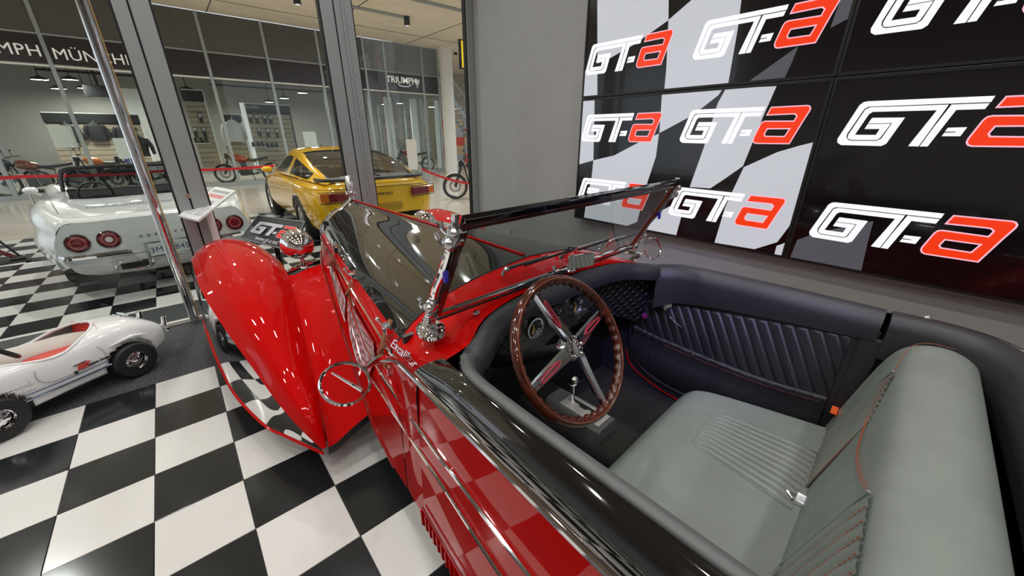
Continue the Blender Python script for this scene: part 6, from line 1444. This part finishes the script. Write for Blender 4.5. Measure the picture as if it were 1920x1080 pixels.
# ================================================================ info stands by the glass front
ST = empty('info_stand', (.165, 4.07, 0)); tag(ST, 'white info panel on a pale pole in front of the door post', 'sign')
m = MB(); m.lathe([(.15, 0.0), (.15, .02), (.03, .03), (.026, .05), (.026, 1.0)], 20); m.obj('pole', mat('pinkish_white', (.72, .64, .64), .4), ST)
C4 = [onZ(334, 404, .985), onZ(371, 413, .985), onZ(442, 357, 1.075), onZ(404, 350, 1.075)]; L4 = [p - ST.location for p in C4]
nn = (L4[1] - L4[0]).cross(L4[3] - L4[0]).normalized(); nn = nn if nn.z > 0 else -nn
m = MB(); m.v = L4 + [p - nn * .015 for p in L4]; m.f = [[0, 1, 2, 3], [7, 6, 5, 4]] + [[i, 4 + i, 4 + (i + 1) % 4, (i + 1) % 4] for i in range(4)]; m.m = [0] * 6; pn = m.obj('panel', mat('panel_white', (.8, .8, .8), .4), ST, smooth=False)
def onp(u, v, h=.001): return L4[0].lerp(L4[1], u).lerp(L4[3].lerp(L4[2], u), v) + nn * h
def patch(name, u0, u1, v0, v1, mtl, par=pn):
    m = MB(); m.v = [onp(u0, v0), onp(u1, v0), onp(u1, v1), onp(u0, v1)]; m.f = [[0, 1, 2, 3]]; m.m = [0]; m.obj(name, mtl, par, smooth=False)
INK = mat('print_grey', (.35, .36, .38), .5); PINK = mat('print_pink', (.7, .25, .25), .5)
patch('print_band', .12, .88, .62, .74, PINK); patch('print_picture', .3, .75, .40, .52, mat('print_mauve', (.5, .35, .36), .5)); patch('print_top', .1, .9, .80, .90, INK)
for k in range(5): patch('print_line', .14, .45, .10 + k * .05, .12 + k * .05, INK); patch('print_line', .55, .88, .10 + k * .05, .12 + k * .05, INK)
GB = empty('logo_board', (.56, 4.05, 0)); tag(GB, 'black GT-a sign board leaning behind the red fender', 'sign')
zb0, zb1 = .66, .84
K4 = [onZ(452, 447, zb0), onZ(545, 470, zb0), onZ(571, 416, zb1), onZ(483, 404, zb1)]; KL = [p - GB.location for p in K4]
kn = (KL[1] - KL[0]).cross(KL[3] - KL[0]).normalized(); kn = kn if kn.z > 0 else -kn
m = MB(); m.v = KL + [p - kn * .02 for p in KL]; m.f = [[0, 1, 2, 3], [7, 6, 5, 4]] + [[i, 4 + i, 4 + (i + 1) % 4, (i + 1) % 4] for i in range(4)]; m.m = [0] * 6; bd = m.obj('board', mat('board_black', (.02, .022, .027), .35), GB, smooth=False)
m = MB(); m.tube([p + kn * .001 for p in KL], .004, 6, closed=True); m.obj('board_edge', mat('edge_grey', (.4, .4, .42), .4), GB)
def kb(u, v, h): return KL[0].lerp(KL[1], u).lerp(KL[3].lerp(KL[2], u), v) + kn * (h + .001)
logo(bd, lambda u, v, d: kb(.08 + u * .84, .30 + v * 1.95 * .84, d), .002, (mat('print_silver', (.55, .55, .6), .4), mat('print_red', (.7, .02, .02), .4), mat('print_pinkish', (.8, .5, .5), .4)))
cx = kb(.5, .14, .002); M = frame(cx, KL[1] - KL[0], KL[3] - KL[0]); text_obj('web_address', 'www.gt-a.net', mat('print_light', (.6, .6, .62), .5), M, bd, size=.07, extrude=.001)
m = MB(); bc = (KL[0] + KL[1] + KL[2] + KL[3]) / 4; m.tube([(bc.x, bc.y, .0), (bc.x, bc.y, bc.z - .02)], .025, 10); m.box((bc.x - .2, bc.y - .15, 0.0), (bc.x + .2, bc.y + .15, .02)); m.obj('stand', BPLASTIC, GB)
# saddle stand at the left edge, beyond the glass
q = onZ(20, 492, 0); SD = empty('saddle_stand', (q.x - .12, q.y, 0), .2); tag(SD, 'black saddle on a curved red and black stand at the left edge', 'stand')
m = MB(); m.box((-.35, -.14, 0), (.3, .14, .025)); m.box((.12, -.1, .025), (.26, .1, .06)); m.obj('base', BPLASTIC, SD, bevel=.01)
m = MB(); m.tube(cr([(.18, 0, .05), (.02, 0, .22), (-.06, 0, .42), (-.05, 0, .55)], 14), .028, 8); m.obj('curved_leg', mat('dark_red_leg', (.12, .01, .01), .3), SD)
m = MB(); m.tube([(.22, .02, .05), (.02, .02, .5), (-.04, 0, .66)], .014, 8); m.tube([(-.05, -.06, .56), (.08, -.06, .56)], .018, 8); m.obj('strut', BPLASTIC, SD)
m = MB(); m.grid(loft([[(x, -w, .70 + dz), (x, -w * .7, .76 + dz), (x, 0, .78 + dz), (x, w * .7, .76 + dz), (x, w, .70 + dz)] for x, w, dz in ((-.3, .13, 0), (-.15, .14, .02), (0, .11, .04), (.12, .07, .06), (.17, .04, .05))], 13, 13)); o = m.obj('saddle', BPLASTIC, SD); o.modifiers.new('t', 'SOLIDIFY').thickness = .06
